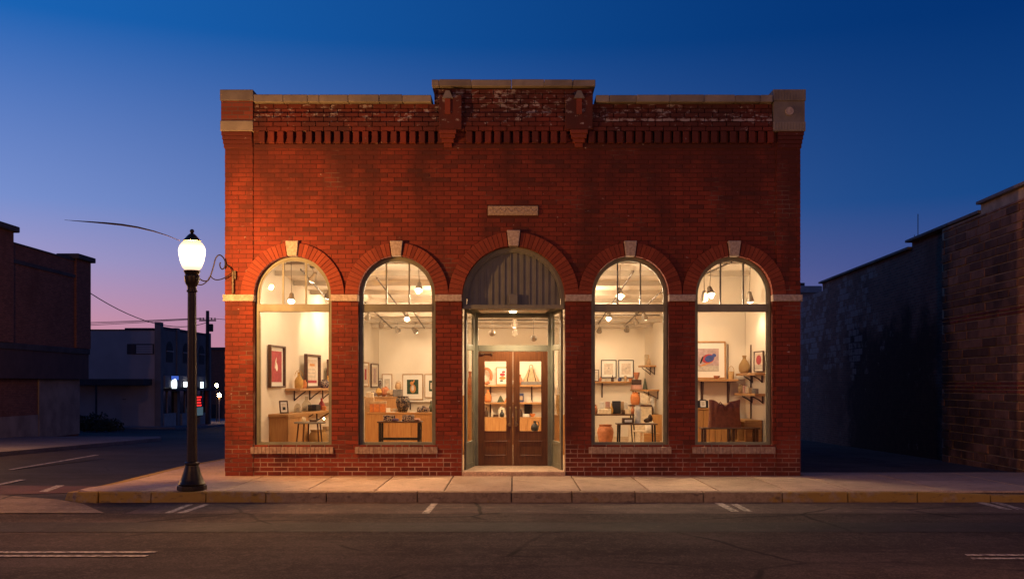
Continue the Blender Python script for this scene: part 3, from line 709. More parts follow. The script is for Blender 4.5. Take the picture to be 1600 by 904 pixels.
# door frame
dfm = MB()
dx0, dx1 = xd(747, DK), xd(856, DK); dz1 = zd(549, DK); tz0, tz1 = zd(539, DK), zd(496, DK)
dfm.box(bx0-.02, dx0-.002, DY-.04, DY+.09, FZ, SZ+.018); dfm.box(dx1+.002, bx1+.02, DY-.04, DY+.09, FZ, SZ+.018)
dfm.box(dx0-.001, dx1+.001, DY-.03, DY+.08, dz1+.004, tz0); dfm.box(dx0-.001, dx1+.001, DY-.03, DY+.08, tz1, SZ+.016)
dfr = dfm.build('door_frame', 'frame_paint', shop, bevel=.006)
MB().box(dx0+.002, dx1-.002, DY+.02, DY+.026, tz0+.002, tz1-.002).build('transom_pane', 'glass', dfr)
ar = MB().box(dx0+.05, dx0+.12, DY-.055, DY-.031, dz1-.055, dz1-.02).box(dx0+.10, dx0+.28, DY-.05, DY-.035, dz1-.036, dz1-.026).box(dx0+.26, dx0+.29, DY-.05, DY-.03, dz1-.06, dz1-.02)
ar.build('door_closer', 'brass', dfr)
def leaf(x0, x1, s):
    z0, z1 = FZ+.006, dz1; y0, y1 = DY-.02, DY+.03; wl, wr = .115, .115
    gz0, gz1 = zd(674, DK), zd(563, DK); pz0, pz1 = zd(712, DK), zd(688, DK)
    mb = MB().box(x0, x0+wl, y0, y1, z0, z1).box(x1-wr, x1, y0, y1, z0, z1)
    mb.box(x0+wl, x1-wr, y0+.001, y1-.001, gz1, z1).box(x0+wl, x1-wr, y0+.001, y1-.001, pz1, gz0).box(x0+wl, x1-wr, y0+.001, y1-.001, z0, pz0)
    dr = mb.build('door', 'door_wood', shop)
    MB().box(x0+wl, x1-wr, DY+.003, DY+.009, gz0, gz1).build('pane', 'glass', dr)
    o = [(x0+wl, pz0), (x1-wr, pz0), (x1-wr, pz1), (x0+wl, pz1)]; i_ = [(x0+wl+.025, pz0+.025), (x1-wr-.025, pz0+.025), (x1-wr-.025, pz1-.025), (x0+wl+.025, pz1-.025)]
    MB().band(o, i_, y0-.010, y0+.02).build('moulding', 'door_wood', dr, bevel=.004)
    MB().box(x0+wl+.02, x1-wr-.02, y0+.012, y1-.004, pz0+.02, pz1-.02).build('door_panel', 'door_wood', dr)
    o = [(x0+wl, gz0), (x1-wr, gz0), (x1-wr, gz1), (x0+wl, gz1)]; i_ = [(x0+wl+.016, gz0+.016), (x1-wr-.016, gz0+.016), (x1-wr-.016, gz1-.016), (x0+wl+.016, gz1-.016)]
    MB().band(o, i_, y0-.006, y0+.02).build('glazing_bead', 'door_wood', dr)
    hx = x1-.055 if s < 0 else x0+.055
    hz0, hz1 = zd(664, DK), zd(636, DK)
    hd = MB().box(hx-.022, hx+.022, y0-.008, y0+.002, hz0-.02, hz1+.02)
    hd.tube([(hx, y0-.004, hz0+.1), (hx, y0-.055, hz0+.12), (hx, y0-.06, (hz0+hz1)/2+.06), (hx, y0-.055, hz1-.02), (hx, y0-.004, hz1)], .011, 8)
    hd.lathe([(.0, -.03), (.022, -.02), (.026, 0), (.022, .02), (0, .03)], 10, hx+(.02*s), y0-.035, hz0+.02)
    hd.build('handle', 'brass', dr, smooth=True)
mid = (dx0+dx1)/2
leaf(dx0+.002, mid-.003, -1); leaf(mid+.003, dx1-.002, 1)
# splayed sidelights
def sidelight(pa, pb):
    pa, pb = Vector((*pa, 0)), Vector((*pb, 0)); L = (pb-pa).length; ang = math.atan2(pb.y-pa.y, pb.x-pa.x)
    z0, z1 = FZ+.001, SZ+.018; zt0, zt1 = 2.36, 2.47; zp = .60
    mb = MB()
    fa, fb = .12, .16
    mb.box(0, fa, -.022, .022, z0, z1).box(L-fb, L, -.022, .022, z0, z1)
    mb.box(fa, L-fb, -.021, .021, z0, z0+.10).box(fa, L-fb, -.021, .021, zp-.07, zp).box(fa, L-fb, -.021, .021, zt0, zt1).box(fa, L-fb, -.021, .021, z1-.06, z1)
    sd = mb.build('sidelight', 'frame_paint', shop, pa, ang, bevel=.005)
    MB().box(fa, L-fb, -.003, .003, zp, zt0).build('pane', 'glass', sd); MB().box(fa, L-fb, -.003, .003, zt1, z1-.06).build('pane', 'glass', sd)
    MB().box(fa, L-fb, -.012, .012, z0+.10, zp-.07).build('kick_panel', 'frame_paint', sd)
sidelight((ex0+.045, .27), (bx0-.0, DY-.05)); sidelight((ex1-.045, .27), (bx1+.0, DY-.05))

# ---- room
KW, W0 = .087, 6.73                                # the side walls draw in towards the back
def wx(d): return W0-KW*d
def cz(d): return 4.04-.066*(d-20.8)
DB = 30.0
def quadwall(name, mat, p, th=.08):
    mb = MB(); mb.hexa(p); return mb.build(name, mat, shop)
for s in (-1, 1):
    a, b = s*wx(18.305), s*wx(DB)
    quadwall('room_wall', 'plaster', [(a, .305, 0), (a+s*.05, .305, 0), (b+s*.05, DB-D0, 0), (b, DB-D0, 0), (a, .305, 4.6), (a+s*.05, .305, 4.6), (b+s*.05, DB-D0, 4.6), (b, DB-D0, 4.6)])
box(-wx(DB)-.05, wx(DB)+.05, DB-D0+.001, DB-D0+.1, 0, 4.6).build('room_wall', 'plaster', shop)
mb = MB(); ya, yb = .303, DB-D0; za, zb = cz(18.303), cz(DB)
mb.hexa([(-5.3, ya, za), (5.3, ya, za), (5.3, yb, zb), (-5.3, yb, zb), (-5.3, ya, za+.06), (5.3, ya, za+.06), (5.3, yb, zb+.06), (-5.3, yb, zb+.06)])
ceil = mb.build('ceiling', 'ceiling_paint', shop)
d = 19.0
while d < 29.9:
    box(-wx(d)+.01, wx(d)-.01, d-D0, d-D0+.09, cz(d)-.10, cz(d)+.01).build('joist', 'joist_paint', ceil); d += 1.25
mb = MB(); mb.slab([(-5.05, .303), (ex0, .303), (bx0-.05, DY+.1), (bx1+.05, DY+.1), (ex1, .303), (5.05, .303), (5.05, DB-D0), (-5.05, DB-D0)], 0, FZ-.002).build('floor', 'floor_wood', shop)
PX0, PD = 3.42, 20.5                               # short partition behind the last window
box(PX0, wx(PD)-.005, PD-D0, PD-D0+.1, FZ, cz(PD)-.002).build('partition', 'plaster', shop)
box(XL+.29, -WR*0+xm(WINS[0]-60)-.02, .302, .32, .0, 4.2).build('window_reveal', 'plaster', shop)

# ================================================================== STREET LAMPS
def street_lamp(loc, label, group='post lamps along the kerb'):
    t = thing('street_lamp', label, 'street lamp', loc, 0, group)
    oct_ = MB(); oct_.slab([(.235*math.cos(math.pi/8+i*math.pi/4), .235*math.sin(math.pi/8+i*math.pi/4)) for i in range(8)], 0, .075); oct_.build('plinth', 'bronze', t, bevel=.01)
    fl = lambda i, j: 1-.05*(j % 2)
    MB().lathe([(.205, .076), (.215, .10), (.20, .125), (.185, .14), (.175, .17), (.15, .24), (.125, .32), (.112, .38), (.105, .40), (.122, .415), (.122, .44), (.10, .455)], 32, flute=lambda i, j: 1-.035*(j % 2)*(3 < i < 8)).build('base', 'bronze', t, smooth=True)
    MB().lathe([(.086, .45), (.082, .60), (.074, 2.0), (.068, 3.18)], 24, flute=fl).build('shaft', 'bronze', t)
    MB().lathe([(.068, 3.18), (.085, 3.19), (.085, 3.21), (.072, 3.22), (.072, 3.27), (.10, 3.32), (.115, 3.36), (.12, 3.44), (.105, 3.46), (.12, 3.50), (.13, 3.515), (.13, 3.53)], 24).build('capital', 'bronze', t, smooth=True)
    MB().lathe([(.105, 3.532), (.15, 3.58), (.185, 3.68), (.208, 3.80), (.212, 3.86), (.195, 3.92), (.16, 3.975), (.125, 4.005)], 28).build('globe', 'lamp_globe', t, smooth=True)
    l = bpy.data.lights.new('lamp_light', 'POINT'); l.energy = STREET_LAMP_W; l.color = WARM; l.shadow_soft_size = .06
    o = bpy.data.objects.new('lamp_light', l); COL.objects.link(o); o.parent = t; o.location = (0, 0, 3.78)
    MB().lathe([(.135, 4.006), (.135, 4.02), (.10, 4.06), (.065, 4.10), (.035, 4.125), (.02, 4.13), (.032, 4.15), (.035, 4.17), (.025, 4.19), (.004, 4.20)], 20).build('finial', 'bronze', t, smooth=True)
    return t
street_lamp((xd(300, 15.6), 15.6-D0, 0), 'bronze post lamp with glowing acorn globe on the corner pavement beside the brick shop')
street_lamp((-16.6, 8.5, gz(8.5)+.13), 'post lamp on the far pavement across the side street, outside the view')  # unseen lamp added to warm the dark brick building
street_lamp((-9.0, -13.4, 0), 'post lamp on the opposite pavement farther towards the side street, outside the view')  # unseen lamp added to brighten the alley wall
street_lamp((5.5, -13.1, 0), 'post lamp on the opposite pavement across the road, outside the view')

# thin curved arm beside the lamp head, a dark streak built as a solid tube
wisp = MB(); L0 = 15.6
pts = [at(x, y, L0) for x, y in ((281, 376), (262, 368), (240, 361), (215, 355), (190, 351), (165, 348.5), (140, 346.5), (118, 345), (101, 343.5))]
sm = []
for i in range(len(pts)-1):
    for k in range(3): sm.append(pts[i].lerp(pts[i+1], k/3))
sm.append(pts[-1]); n = len(sm)
wisp.tube(sm, [.005+.011*math.sin(math.pi*i/n)**2 if i < n*.6 else max(.003, .0145*(1-i/n)/.4) for i in range(n)], 8)
pbr('dull_mauve', (.022, .018, .022), None, 10, 1.0, spec=.0)
tag(wisp.build('lamp_plume', 'dull_mauve', smooth=True), 'thin dark tapering arm curving out from the lamp head into the sky', 'arm')

# scrolled iron bracket at the shop corner
br = thing('scroll_bracket', 'wrought iron scroll bracket fixed to the brick corner beside the post lamp', 'bracket', (xm(367), -.12, zm(445)))
def scroll(pts, r, name, y=-.0):
    P = [Vector((xm(a)-xm(367), y, zm(b)-zm(445))) for a, b in pts]; q = []
    for i in range(len(P)-1):
        p0, p1, p2, p3 = P[max(i-1, 0)], P[i], P[i+1], P[min(i+2, len(P)-1)]
        for k in range(5):
            t_ = k/5; q.append(.5*((2*p1)+(p2-p0)*t_+(2*p0-5*p1+4*p2-p3)*t_**2+(3*p1-p0-3*p2+p3)*t_**3))
    q.append(P[-1]); MB().tube(q, r, 7).build(name, 'bronze', br, smooth=True)
scroll([(310.5, 428), (313, 434), (318, 438.5), (324, 440), (329, 438), (333, 429), (337, 416), (340, 405), (345, 399.6), (350.5, 402), (354.5, 409), (354.5, 417), (351, 421.5), (347.5, 419), (346.5, 413.5), (348, 411)], .012, 'scroll')
scroll([(311, 436), (310, 441), (313, 445), (318, 446), (323, 444), (328, 439.5), (331, 434)], .010, 'scroll', -.022)
scroll([(332.5, 432), (336, 436), (342, 438.3), (350, 437), (358, 433), (365, 428)], .010, 'scroll', -.022)
scroll([(355.5, 414), (360, 416.5), (364, 420), (366.5, 426)], .011, 'scroll', -.022)
MB().box(-.018, .018, -.02, .055, zm(459)-zm(445), zm(424)-zm(445)).box(.03, .055, -.02, .055, zm(437)-zm(445), zm(424)-zm(445)).build('wall_plate', 'bronze', br, bevel=.004)

# ================================================================== LIGHT TRACKS AND SPOTS
def spot(px, py, aim, lab, energy=1.0, dd=None, glow=0):
    dep = dd or min(29.3, 3.413/((600-py)/F+.066))
    p = Vector((xd(px, dep), dep-D0, zd(py, dep)))
    t = thing('track_spot', lab, 'spot lamp', p, 0, 'track spots under the shop ceiling')
    a = (Vector(aim)-p).normalized()
    q = Vector((0, 0, -1)).rotation_difference(a).to_matrix().to_4x4()
    mb = MB().lathe([(.03, .19), (.045, .17), (.05, .12), (.075, .03), (.082, .0), (.078, -.004)], 16)
    for i, v in enumerate(mb.v): mb.v[i] = tuple(q @ Vector(v))
    mb.build('housing', 'track_metal', t, smooth=True)
    mb = MB().blob((0, 0, -.002), .066, .066, .045, 14, 8)
    for i, v in enumerate(mb.v): mb.v[i] = tuple(q @ Vector(v))
    mb.build('lens', 'spot_lens', t, smooth=True)
    top = cz(dep)-.03-p.z; b = q @ Vector((0, 0, .15))
    if top > b.z+.02: MB().tube([b, (b.x*.3, b.y*.3, b.z+(top-b.z)*.5), (0, 0, top)], .007, 6).build('stem', 'track_metal', t)
    MB().box(-.035, .035, -.09, .09, top-.012, top+.012).build('adapter', 'track_dark', t)
    l = bpy.data.lights.new('spot_light', 'SPOT'); l.energy = SPOT_W*energy; l.color = INDOOR; l.spot_size = R(88); l.spot_blend = .8; l.shadow_soft_size = .05
    o = bpy.data.objects.new('spot_light', l); COL.objects.link(o); o.parent = t; o.location = a*.07; o.rotation_euler = Vector((0, 0, -1)).rotation_difference(a).to_euler()
    if glow:                                         # added bulb and point light under the housing, to brighten the ceiling
        MB().blob(a*.05, .04, .04, .04, 10, 8).build('globe_bulb', 'spot_lens', t, smooth=True)
        l = bpy.data.lights.new('globe_light', 'POINT'); l.energy = glow; l.color = INDOOR; l.shadow_soft_size = .05
        o = bpy.data.objects.new('globe_light', l); COL.objects.link(o); o.parent = t; o.location = a*.10+Vector((0, 0, -.06))
    return p
def LW(d, z): return (-wx(d), d-D0, z)
def RW(d, z): return (wx(d), d-D0, z)
BW = DB-D0
spot(488, 438, LW(20.6, 2.2), 'track spot higher of the pair in the top of the window nearest the lamp')
spot(512, 464, LW(22.8, 2.2), 'track spot lower of the pair in the top of the window nearest the lamp')
spot(535, 478, LW(25.0, 2.2), 'track spot behind the brick pier beside the window nearest the lamp', glow=60)  # unseen fixture added to even out the room light
spot(455, 470, (-4.0, -1.3, 0), 'track spot behind the transom of the window nearest the lamp', 3.0, 19.0, glow=48)  # unseen fixture added to throw light out over the pavement
spot(574, 497, LW(27, 2.0), 'track spot hanging leftmost under the transom of the second window')
spot(596, 509, (-3.3, BW, 2.0), 'track spot second along the slanting track in the second window')
spot(622, 517, (-2.6, BW, 1.8), 'track spot in the middle of the second window against the back wall')
spot(650, 518, (-1.5, BW, 1.8), 'track spot lowest on the door side of the second window')
spot(636, 498, (-2.6, 4.8, 1.0), 'track spot pointing down above the dotted vase in the second window', glow=70)
spot(654, 453, (-2.1, -1.3, 0), 'single bright track spot in the arched top of the second window', 5.0, dd=19.1, glow=85)
spot(804, 508, (0, 8.0, 1.0), 'track spot highest of those seen through the transom over the doors', dd=24, glow=110)
spot(769, 520, (-.6, BW, 1.8), 'track spot on the hinge side of the left door seen through the transom', dd=23.2, glow=60)
spot(805, 521, (.1, 8.2, 1.2), 'track spot lowest in the middle of the transom over the doors', dd=24)
spot(834, 528, (1.0, BW, 1.7), 'track spot farthest from the lamp seen through the transom over the doors', dd=23.2, glow=60)
spot(969, 462, (2.2, -1.3, 0), 'cone track spot hanging in the arched top of the third window', 6.0, dd=19.1, glow=95)
spot(951, 497, (2.2, 6, .9), 'brightest track spot just under the transom of the third window', glow=70)
spot(936, 518, (2.4, BW, 1.9), 'track spot lowest beside the door side of the third window')
spot(979, 516, (3.2, BW, 1.9), 'track spot in the middle of the third window near the back wall')
spot(994, 505, RW(28.5, 1.6), 'track spot turned to the wall shelves in the third window')
spot(1008, 497, RW(27, 1.6), 'track spot highest on the slanting track in the third window')
spot(1111, 460, (4.2, -1.3, 0), 'cone track spot in the arched top of the window beside the alley', 6.5, 18.9, glow=52)
spot(1100, 467, (4.0, PD-D0, 1.7), 'small bright track spot lower in the top of the window beside the alley', .75, 19.0)
spot(1172, 470, RW(19.8, 1.8), 'track spot behind the transom of the window beside the alley', .7, 19.3)  # another unseen fixture added for the room light
spot(700, 470, (-1.6, 4.5, 1), 'track spot hidden behind the brick pier between second window and doors', glow=85)  # this and the next fixture are unseen, added for even room light
spot(905, 470, (1.8, 4.5, 1), 'track spot hidden behind the brick pier between doors and third window', glow=85)
def track(p0, p1, lab):
    a, b = Vector(p0), Vector(p1); tag(MB().tube([a, b], .018, 6).build('light_track', 'track_dark'), lab, 'light track', 'light tracks under the ceiling')
def ctrack(x0, d0, x1, d1, lab): track((x0, d0-D0, cz(d0)-.115), (x1, d1-D0, cz(d1)-.115), lab)
ctrack(xd(470, 19.5), 19.5, xd(540, 27), 27, 'slanting track carrying spots in the window nearest the lamp')
ctrack(xd(589, 20.5), 20.5, xd(640, 27.5), 27.5, 'long slanting track crossing the top of the second window')
ctrack(xd(560, 23), 23, xd(612, 29), 29, 'short slanting track below it in the second window')
ctrack(xd(640, 24.5), 24.5, xd(663, 29), 29, 'dark track on the door side of the second window')
ctrack(-1.1, 27.2, 1.3, 27.2, 'track running across behind the transom over the doors')
ctrack(xd(990, 19.7), 19.7, xd(935, 28), 28, 'slanting track rising in the arched top of the third window')
ctrack(xd(1045, 21.3), 21.3, xd(975, 28.5), 28.5, 'slanting track on the alley side of the third window')
ctrack(2.1, 26.2, 4.0, 26.2, 'track running across below the transom of the third window')
ctrack(xd(1143, 18.7), 18.7, xd(1090, 20.4), 20.4, 'slanting track in the arched top of the window beside the alley')

# ================================================================== SHOP FURNITURE AND GOODS
def picture(lab, loc, rz, w, h, fm, shapes=(), mount=.12, fw=.03, dep=.035, tilt=0, group=None, bgm='mount_board'):
    t = thing('framed_picture', lab, 'picture', loc, rz, group); t.rotation_euler = (tilt, 0, rz)
    o = [(-w/2, 0), (w/2, 0), (w/2, h), (-w/2, h)]; i_ = [(-w/2+fw, fw), (w/2-fw, fw), (w/2-fw, h-fw), (-w/2+fw, h-fw)]
    MB().band(o, i_, -dep, 0).build('frame', fm, t, bevel=.004)
    box(-w/2+fw, w/2-fw, -.012, -.004, fw, h-fw).build('mount', bgm, t)
    iw, ih = w-2*fw, h-2*fw
    if shapes:
        base = shapes[0]; pw, ph = iw*(1-2*mount), ih*(1-2*mount)
        pr = box(-pw/2, pw/2, -.015, -.0121, h/2-ph/2, h/2+ph/2).build('print', base, t)
        for k, (m, pts) in enumerate(shapes[1:]):
            MB().prism([(-pw/2+pw*a, h/2-ph/2+ph*b) for a, b in pts], -.0152-.0006*(k+1), -.0151).build('motif', m, pr)
    return t
def ell(cx, cy_, rx, ry, n=14, rot=0): return [(cx+rx*math.cos(2*math.pi*i/n)*math.cos(rot)-ry*math.sin(2*math.pi*i/n)*math.sin(rot), cy_+rx*math.cos(2*math.pi*i/n)*math.sin(rot)+ry*math.sin(2*math.pi*i/n)*math.cos(rot)) for i in range(n)]
def shelf(lab, loc, rz, L, dep, th=.045, mat='oak', brackets=(.15, .85), name='wall_shelf', bdrop=.28):
    t = thing(name, lab, 'shelf', loc, rz)                # local: x 0..L, y -dep..0 (wall at 0), top at z 0
    box(0, L, -dep, -.003, -th, 0).build('board', mat, t, bevel=.004)
    for b in brackets:
        x = b*L; MB().box(x-.02, x+.02, -.025, -.004, -bdrop, -th-.001).tube([(x, -.02, -bdrop+.02), (x, -dep*.35, -bdrop*.62), (x, -dep*.8, -th-.012)], .014, 6).build('bracket', 'dark_brown', t)
    return t
PROF = {
 'gourd': [(.0, 0), (.30, 0), (.46, .12), (.50, .30), (.44, .50), (.27, .68), (.16, .78), (.15, .88), (.20, .97), (.17, 1), (.10, .97)],
 'urn': [(.0, 0), (.26, 0), (.30, .04), (.44, .40), (.50, .66), (.47, .82), (.36, .93), (.40, 1), (.33, 1), (.28, .93)],
 'bottle': [(0, 0), (.42, 0), (.5, .08), (.5, .45), (.36, .62), (.17, .75), (.15, .95), (.2, 1), (.1, 1)],
 'cone': [(0, 0), (.5, 0), (.46, .1), (.12, .9), (.0, 1)],
 'bowl': [(0, 0), (.2, 0), (.22, .06), (.42, .5), (.5, 1), (.46, 1), (.36, .5), (.05, .15)],
 'tall': [(0, 0), (.36, 0), (.42, .1), (.5, .55), (.44, .86), (.34, .95), (.4, 1), (.3, 1)],
 'jar': [(0, 0), (.38, 0), (.49, .18), (.5, .55), (.42, .78), (.3, .86), (.32, .9), (.32, 1), (.2, 1)],
 'dome': [(0, 0), (.5, 0), (.5, .2), (.42, .62), (.22, .92), (0, 1)],
 'cyl': [(0, 0), (.48, 0), (.5, .04), (.5, .96), (.48, 1), (0, 1)]}
def pot(name, lab, cat, prof, loc, w, h, mat, n=24, handle=None, lid=None):
    t = None
    mb = MB().lathe([(max(.0015, r)*w, z*h) for r, z in PROF[prof]], n)
    if not handle and not lid:
        return tag(mb.build(name, mat, None, loc, smooth=True), lab, cat)
    t = thing(name, lab, cat, loc); mb.build('body', mat, t, smooth=True)
    if handle:
        pts = [(w*.46*math.cos(math.pi*i/10), 0, h*.75+h*handle*math.sin(math.pi*i/10)) for i in range(11)]
        MB().tube(pts, w*.035, 7).build('handle', mat, t, smooth=True)
    if lid: MB().lathe([(.002, h*1.0), (w*.34, h*1.0), (w*.3, h*1.06), (w*.08, h*1.1), (w*.09, h*1.16), (.002, h*1.18)], 16).build('lid', lid, t, smooth=True)
    return t
def carton(name, lab, cat, loc, w, dpt, h, mat, rz=0, lid=None, panel=None):
    t = thing(name, lab, cat, loc, rz)
    box(-w/2, w/2, -dpt/2, dpt/2, 0, h).build('body', mat, t, bevel=min(.012, h*.08))
    if lid: box(-w/2-.006, w/2+.006, -dpt/2-.006, dpt/2+.006, h*.72, h+.005).build('lid', lid, t, bevel=.004)
    if panel: box(-w*.32, w*.32, -dpt/2-.004, -dpt/2+.001, h*.25, h*.7).build('front_label', panel, t)
    return t
def table(name, lab, loc, w, dep, h, top, leg, legs=4, splay=.0, stretch=None, th=.03, roundtop=False, rz=0, lr=.022, square=False):
    t = thing(name, lab, 'table', loc, rz)
    if roundtop: MB().lathe([(.002, h-th), (w/2-.01, h-th), (w/2, h-th+.008), (w/2, h-.004), (w/2-.006, h), (.002, h)], 32).build('top', top, t, smooth=True)
    else: box(-w/2, w/2, -dep/2, dep/2, h-th, h).build('top', top, t, bevel=.005)
    for i in range(legs):
        if roundtop: a = 2*math.pi*(i+.5)/legs; p = (w*.36*math.cos(a), w*.36*math.sin(a))
        else: p = ((-1 if i % 2 == 0 else 1)*(w/2-.06), (-1 if i < 2 else 1)*(dep/2-.05))
        b = (p[0]*(1+splay), p[1]*(1+splay))
        if square: box(p[0]-lr, p[0]+lr, p[1]-lr, p[1]+lr, 0, h-th).build('leg', leg, t, bevel=.004)
        else: MB().tube([(b[0], b[1], 0), (p[0], p[1], h-th-.001)], [lr*.75, lr], 8).build('leg', leg, t)
    if stretch is not None:
        for s in (-1, 1): box(-w/2+.06+lr, w/2-.06-lr, s*(dep/2-.05)-.015, s*(dep/2-.05)+.015, stretch-.02, stretch+.02).build('stretcher', leg, t)
    return t
def cabinet(name, lab, loc, rz, w, dep, h, mat='oak_upright', doors=2, top='oak', cat='cabinet'):
    t = thing(name, lab, cat, loc, rz)                    # local: x 0..w, y -dep..0
    box(0, w, -dep+.02, 0, .0, h-.04).build('carcass', mat, t)
    box(-.01, w+.01, -dep-.01, .0, h-.04, h).build('top', top, t, bevel=.004)
    if doors:
        dw = w/doors
        for i in range(doors): box(i*dw+.006, (i+1)*dw-.006, -dep, -dep+.019, .06, h-.05).build('cabinet_door', mat, t, bevel=.003)
    return t
def anim(name, lab, cat, mb, mat, loc, rz=0, smooth=True): return tag(mb.build(name, mat, None, loc, rz, smooth=smooth), lab, cat)
LR, RR = R(85.03), R(-85.03)
def lw(d, off, z): return (-wx(d)+off, d-D0, z)
def rw(d, off, z): return (wx(d)-off, d-D0, z)
def rect(a, b, c, d_): return [(a, b), (c, b), (c, d_), (a, d_)]

# --- window nearest the lamp: things along the left wall
picture('tall framed print with red ground hanging nearest the window glass on the side wall', lw(20.25, .02, 1.63), LR, .95, .88, 'walnut', ['ink_red', ('mount_board', ell(.52, .5, .10, .16, 12, .5)), ('ink_pale', ell(.45, .62, .05, .2, 10, -.4))], .10, .035, .07)
picture('dark framed pale print with lines standing on the upper shelf in the first window', lw(22.5, .10, 1.612), LR, 1.1, .78, 'walnut', ['ink_pale', ('ink_orange', rect(.3, .72, .8, .82)), ('ink_grey', rect(.15, .55, .85, .6)), ('ink_grey', rect(.15, .4, .85, .45)), ('ink_grey', rect(.15, .25, .85, .3)), ('ink_red', rect(.0, .0, 1, .12))], .10, .05, .08)
picture('dark framed print half hidden by the frame edge at the end of the upper shelf', lw(24.2, .10, 1.612), LR, .8, .70, 'walnut', ['ink_grey'], .16, .04, .06)
shelf('upper oak shelf on curved brackets along the side wall in the first window', lw(20.9, .0, 1.61), LR, 4.0, .34, .05, 'oak', (.16, .45, .72, .93))
shelf('lower oak counter shelf along the side wall in the first window', lw(19.85, .0, 1.09), LR, 4.9, .42, .05, 'oak', (.42, .7, .95))
cabinet('plinth_cabinet', 'ochre display plinth under the lower shelf in the first window', lw(19.9, .002, FZ), LR, 1.45, .40, 1.09-.052-FZ, 'oak_upright', 2, 'oak')
table('round_table', 'small round table with slender legs in the window nearest the lamp', (xd(484, 19.85), 1.85, FZ), .64, .64, .93-FZ, 'grey', 'walnut', 5, .35, roundtop=True, lr=.016)
def on_u(d, off=.17): return lw(d, off, 1.6105)
def on_l(d, off=.22): return lw(d, off, 1.0905)
pot('gold_vase', 'gold amphora with looped neck on the upper shelf in the first window', 'vase', 'bottle', on_u(21.35), .19, .36, 'gold', handle=.35)
pot('small_jar', 'small orange jar beside the gold amphora on the upper shelf', 'jar', 'jar', on_u(21.75), .11, .19, 'orange')
pot('speckled_pot', 'pale speckled round pot on the upper shelf beside the lined print', 'pot', 'jar', on_u(23.15, .24), .24, .20, 'patterned')
pot('glass_bowl', 'flaring amber bowl at the far end of the upper shelf', 'bowl', 'bowl', on_u(23.95, .22), .28, .20, 'gold')
picture('small dark photo frame leaning on the lower shelf in the first window', lw(20.25, .2, 1.0905), R(40), .20, .27, 'walnut', ['ink_pale', ('ink_black', rect(.2, .1, .8, .5))], .12, .03, .02, tilt=R(-10))
pot('glass_cloche', 'clear glass cloche on the lower shelf beside the photo frame', 'cloche', 'dome', on_l(21.1), .17, .20, 'clear_glassware')
pot('glass_vase', 'clear glass vase with narrow neck on the lower shelf in the first window', 'vase', 'bottle', on_l(21.75), .22, .34, 'clear_glassware')
carton('black_box', 'black box with rounded edges on the lower shelf in the first window', 'box', lw(22.35, .22, 1.0905), .36, .2, .14, 'black_glaze', LR)
pot('red_vase', 'red and cream vase on the lower shelf beyond the black box', 'vase', 'gourd', on_l(22.95), .16, .28, 'red_lacquer')
carton('cream_box', 'cream upright box on the lower shelf near the red vase', 'box', lw(23.4, .22, 1.0905), .14, .14, .17, 'cream', LR)
pot('dark_cone', 'dark cone ornament at the end of the lower shelf in the first window', 'ornament', 'cone', on_l(23.75), .15, .27, 'green_glaze')
tl = thing('table_lamp', 'tiny bare bulb lamp shining on the small round table', 'lamp', (xd(507, 19.85), 1.80, .931))
MB().lathe([(.03, 0), (.03, .012), (.008, .02), (.008, .05)], 12).build('lamp_base', 'brass', tl); MB().blob((0, 0, .068), .016, .016, .02, 10, 8).build('bulb', 'bulb', tl, smooth=True)

# --- second window
cabinet('display_counter', 'long ochre display counter standing in the second window', (xd(573, 22.4), 22.4-D0+.6, FZ), 0, xd(677, 22.4)-xd(573, 22.4), .6, zd(644, 22.4)-FZ, 'oak_upright', 3, 'oak', 'counter')
CT = zd(644, 22.4)+.001
pot('dotted_vase', 'large dark vase with dotted skin standing on the ochre counter', 'vase', 'urn', (xd(629.5, 22.65), 22.65-D0, CT), .345, .375, 'dotted_glaze', 32)
cr = thing('orange_crate', 'orange leather crate on the counter in the second window', 'crate', (xd(591, 22.7), 22.7-D0, CT))
box(-.18, .18, -.14, .14, 0, .23).build('body', 'orange', cr, bevel=.012); box(-.185, .185, -.145, .145, .19, .25).build('rim', 'tan', cr, bevel=.01)
for x in (-.09, .05): box(x-.015, x+.015, -.15, -.139, .0, .19).build('strap', 'terracotta', cr)
box(-.05, .05, 0, .004, 0, .105).build('price_card', 'mount_board', None, (xd(607, 22.5), 22.46-D0, CT), .25)
tag(bpy.data.objects['price_card'], 'white card standing on the counter between crate and dotted vase', 'card')
for k, (px, w) in enumerate(((655, .11), (662, .13), (668, .10))):
    pot('pebble_pot', ['black and white pebble pot nearest the dotted vase on the counter', 'middle and largest black and white pebble pot on the counter', 'black and white pebble pot at the counter end beside the window frame'][k], 'pot', 'jar', (xd(px, 22.6), 22.6-D0+(.05 if k == 1 else 0), CT), w, w*1.1, 'patterned')
for k, px in enumerate((607, 613, 645)):
    carton('paper_stack', ['loose papers lying on the counter before the white card', 'papers lying beside the foot of the dotted vase', 'small stack of paper past the dotted vase'][k], 'papers', (xd(px, 22.45), 22.47-D0, CT), .1, .07, .018, 'mount_board', .3*k)
table('console_table', 'dark metal console table with lower rail in the second window', (xd(625.5, 20.7), 20.7-D0, FZ), xd(660, 20.7)-xd(591, 20.7), .42, zd(657.5, 20.7)-FZ, 'walnut', 'dark_metal', 4, 0, zd(685, 20.7)-FZ, .03, lr=.03, square=True)
TT = zd(657.5, 20.7)+.001
carton('patterned_box', 'dark patterned box on the console table nearer the lamp', 'box', (xd(608, 20.7), 2.7, TT), .24, .18, .12, 'patterned', .15, lid='patterned')
carton('patterned_box', 'dark patterned box on the console table nearer the doors', 'box', (xd(638, 20.7), 2.7, TT), .24, .18, .13, 'patterned', -.1)
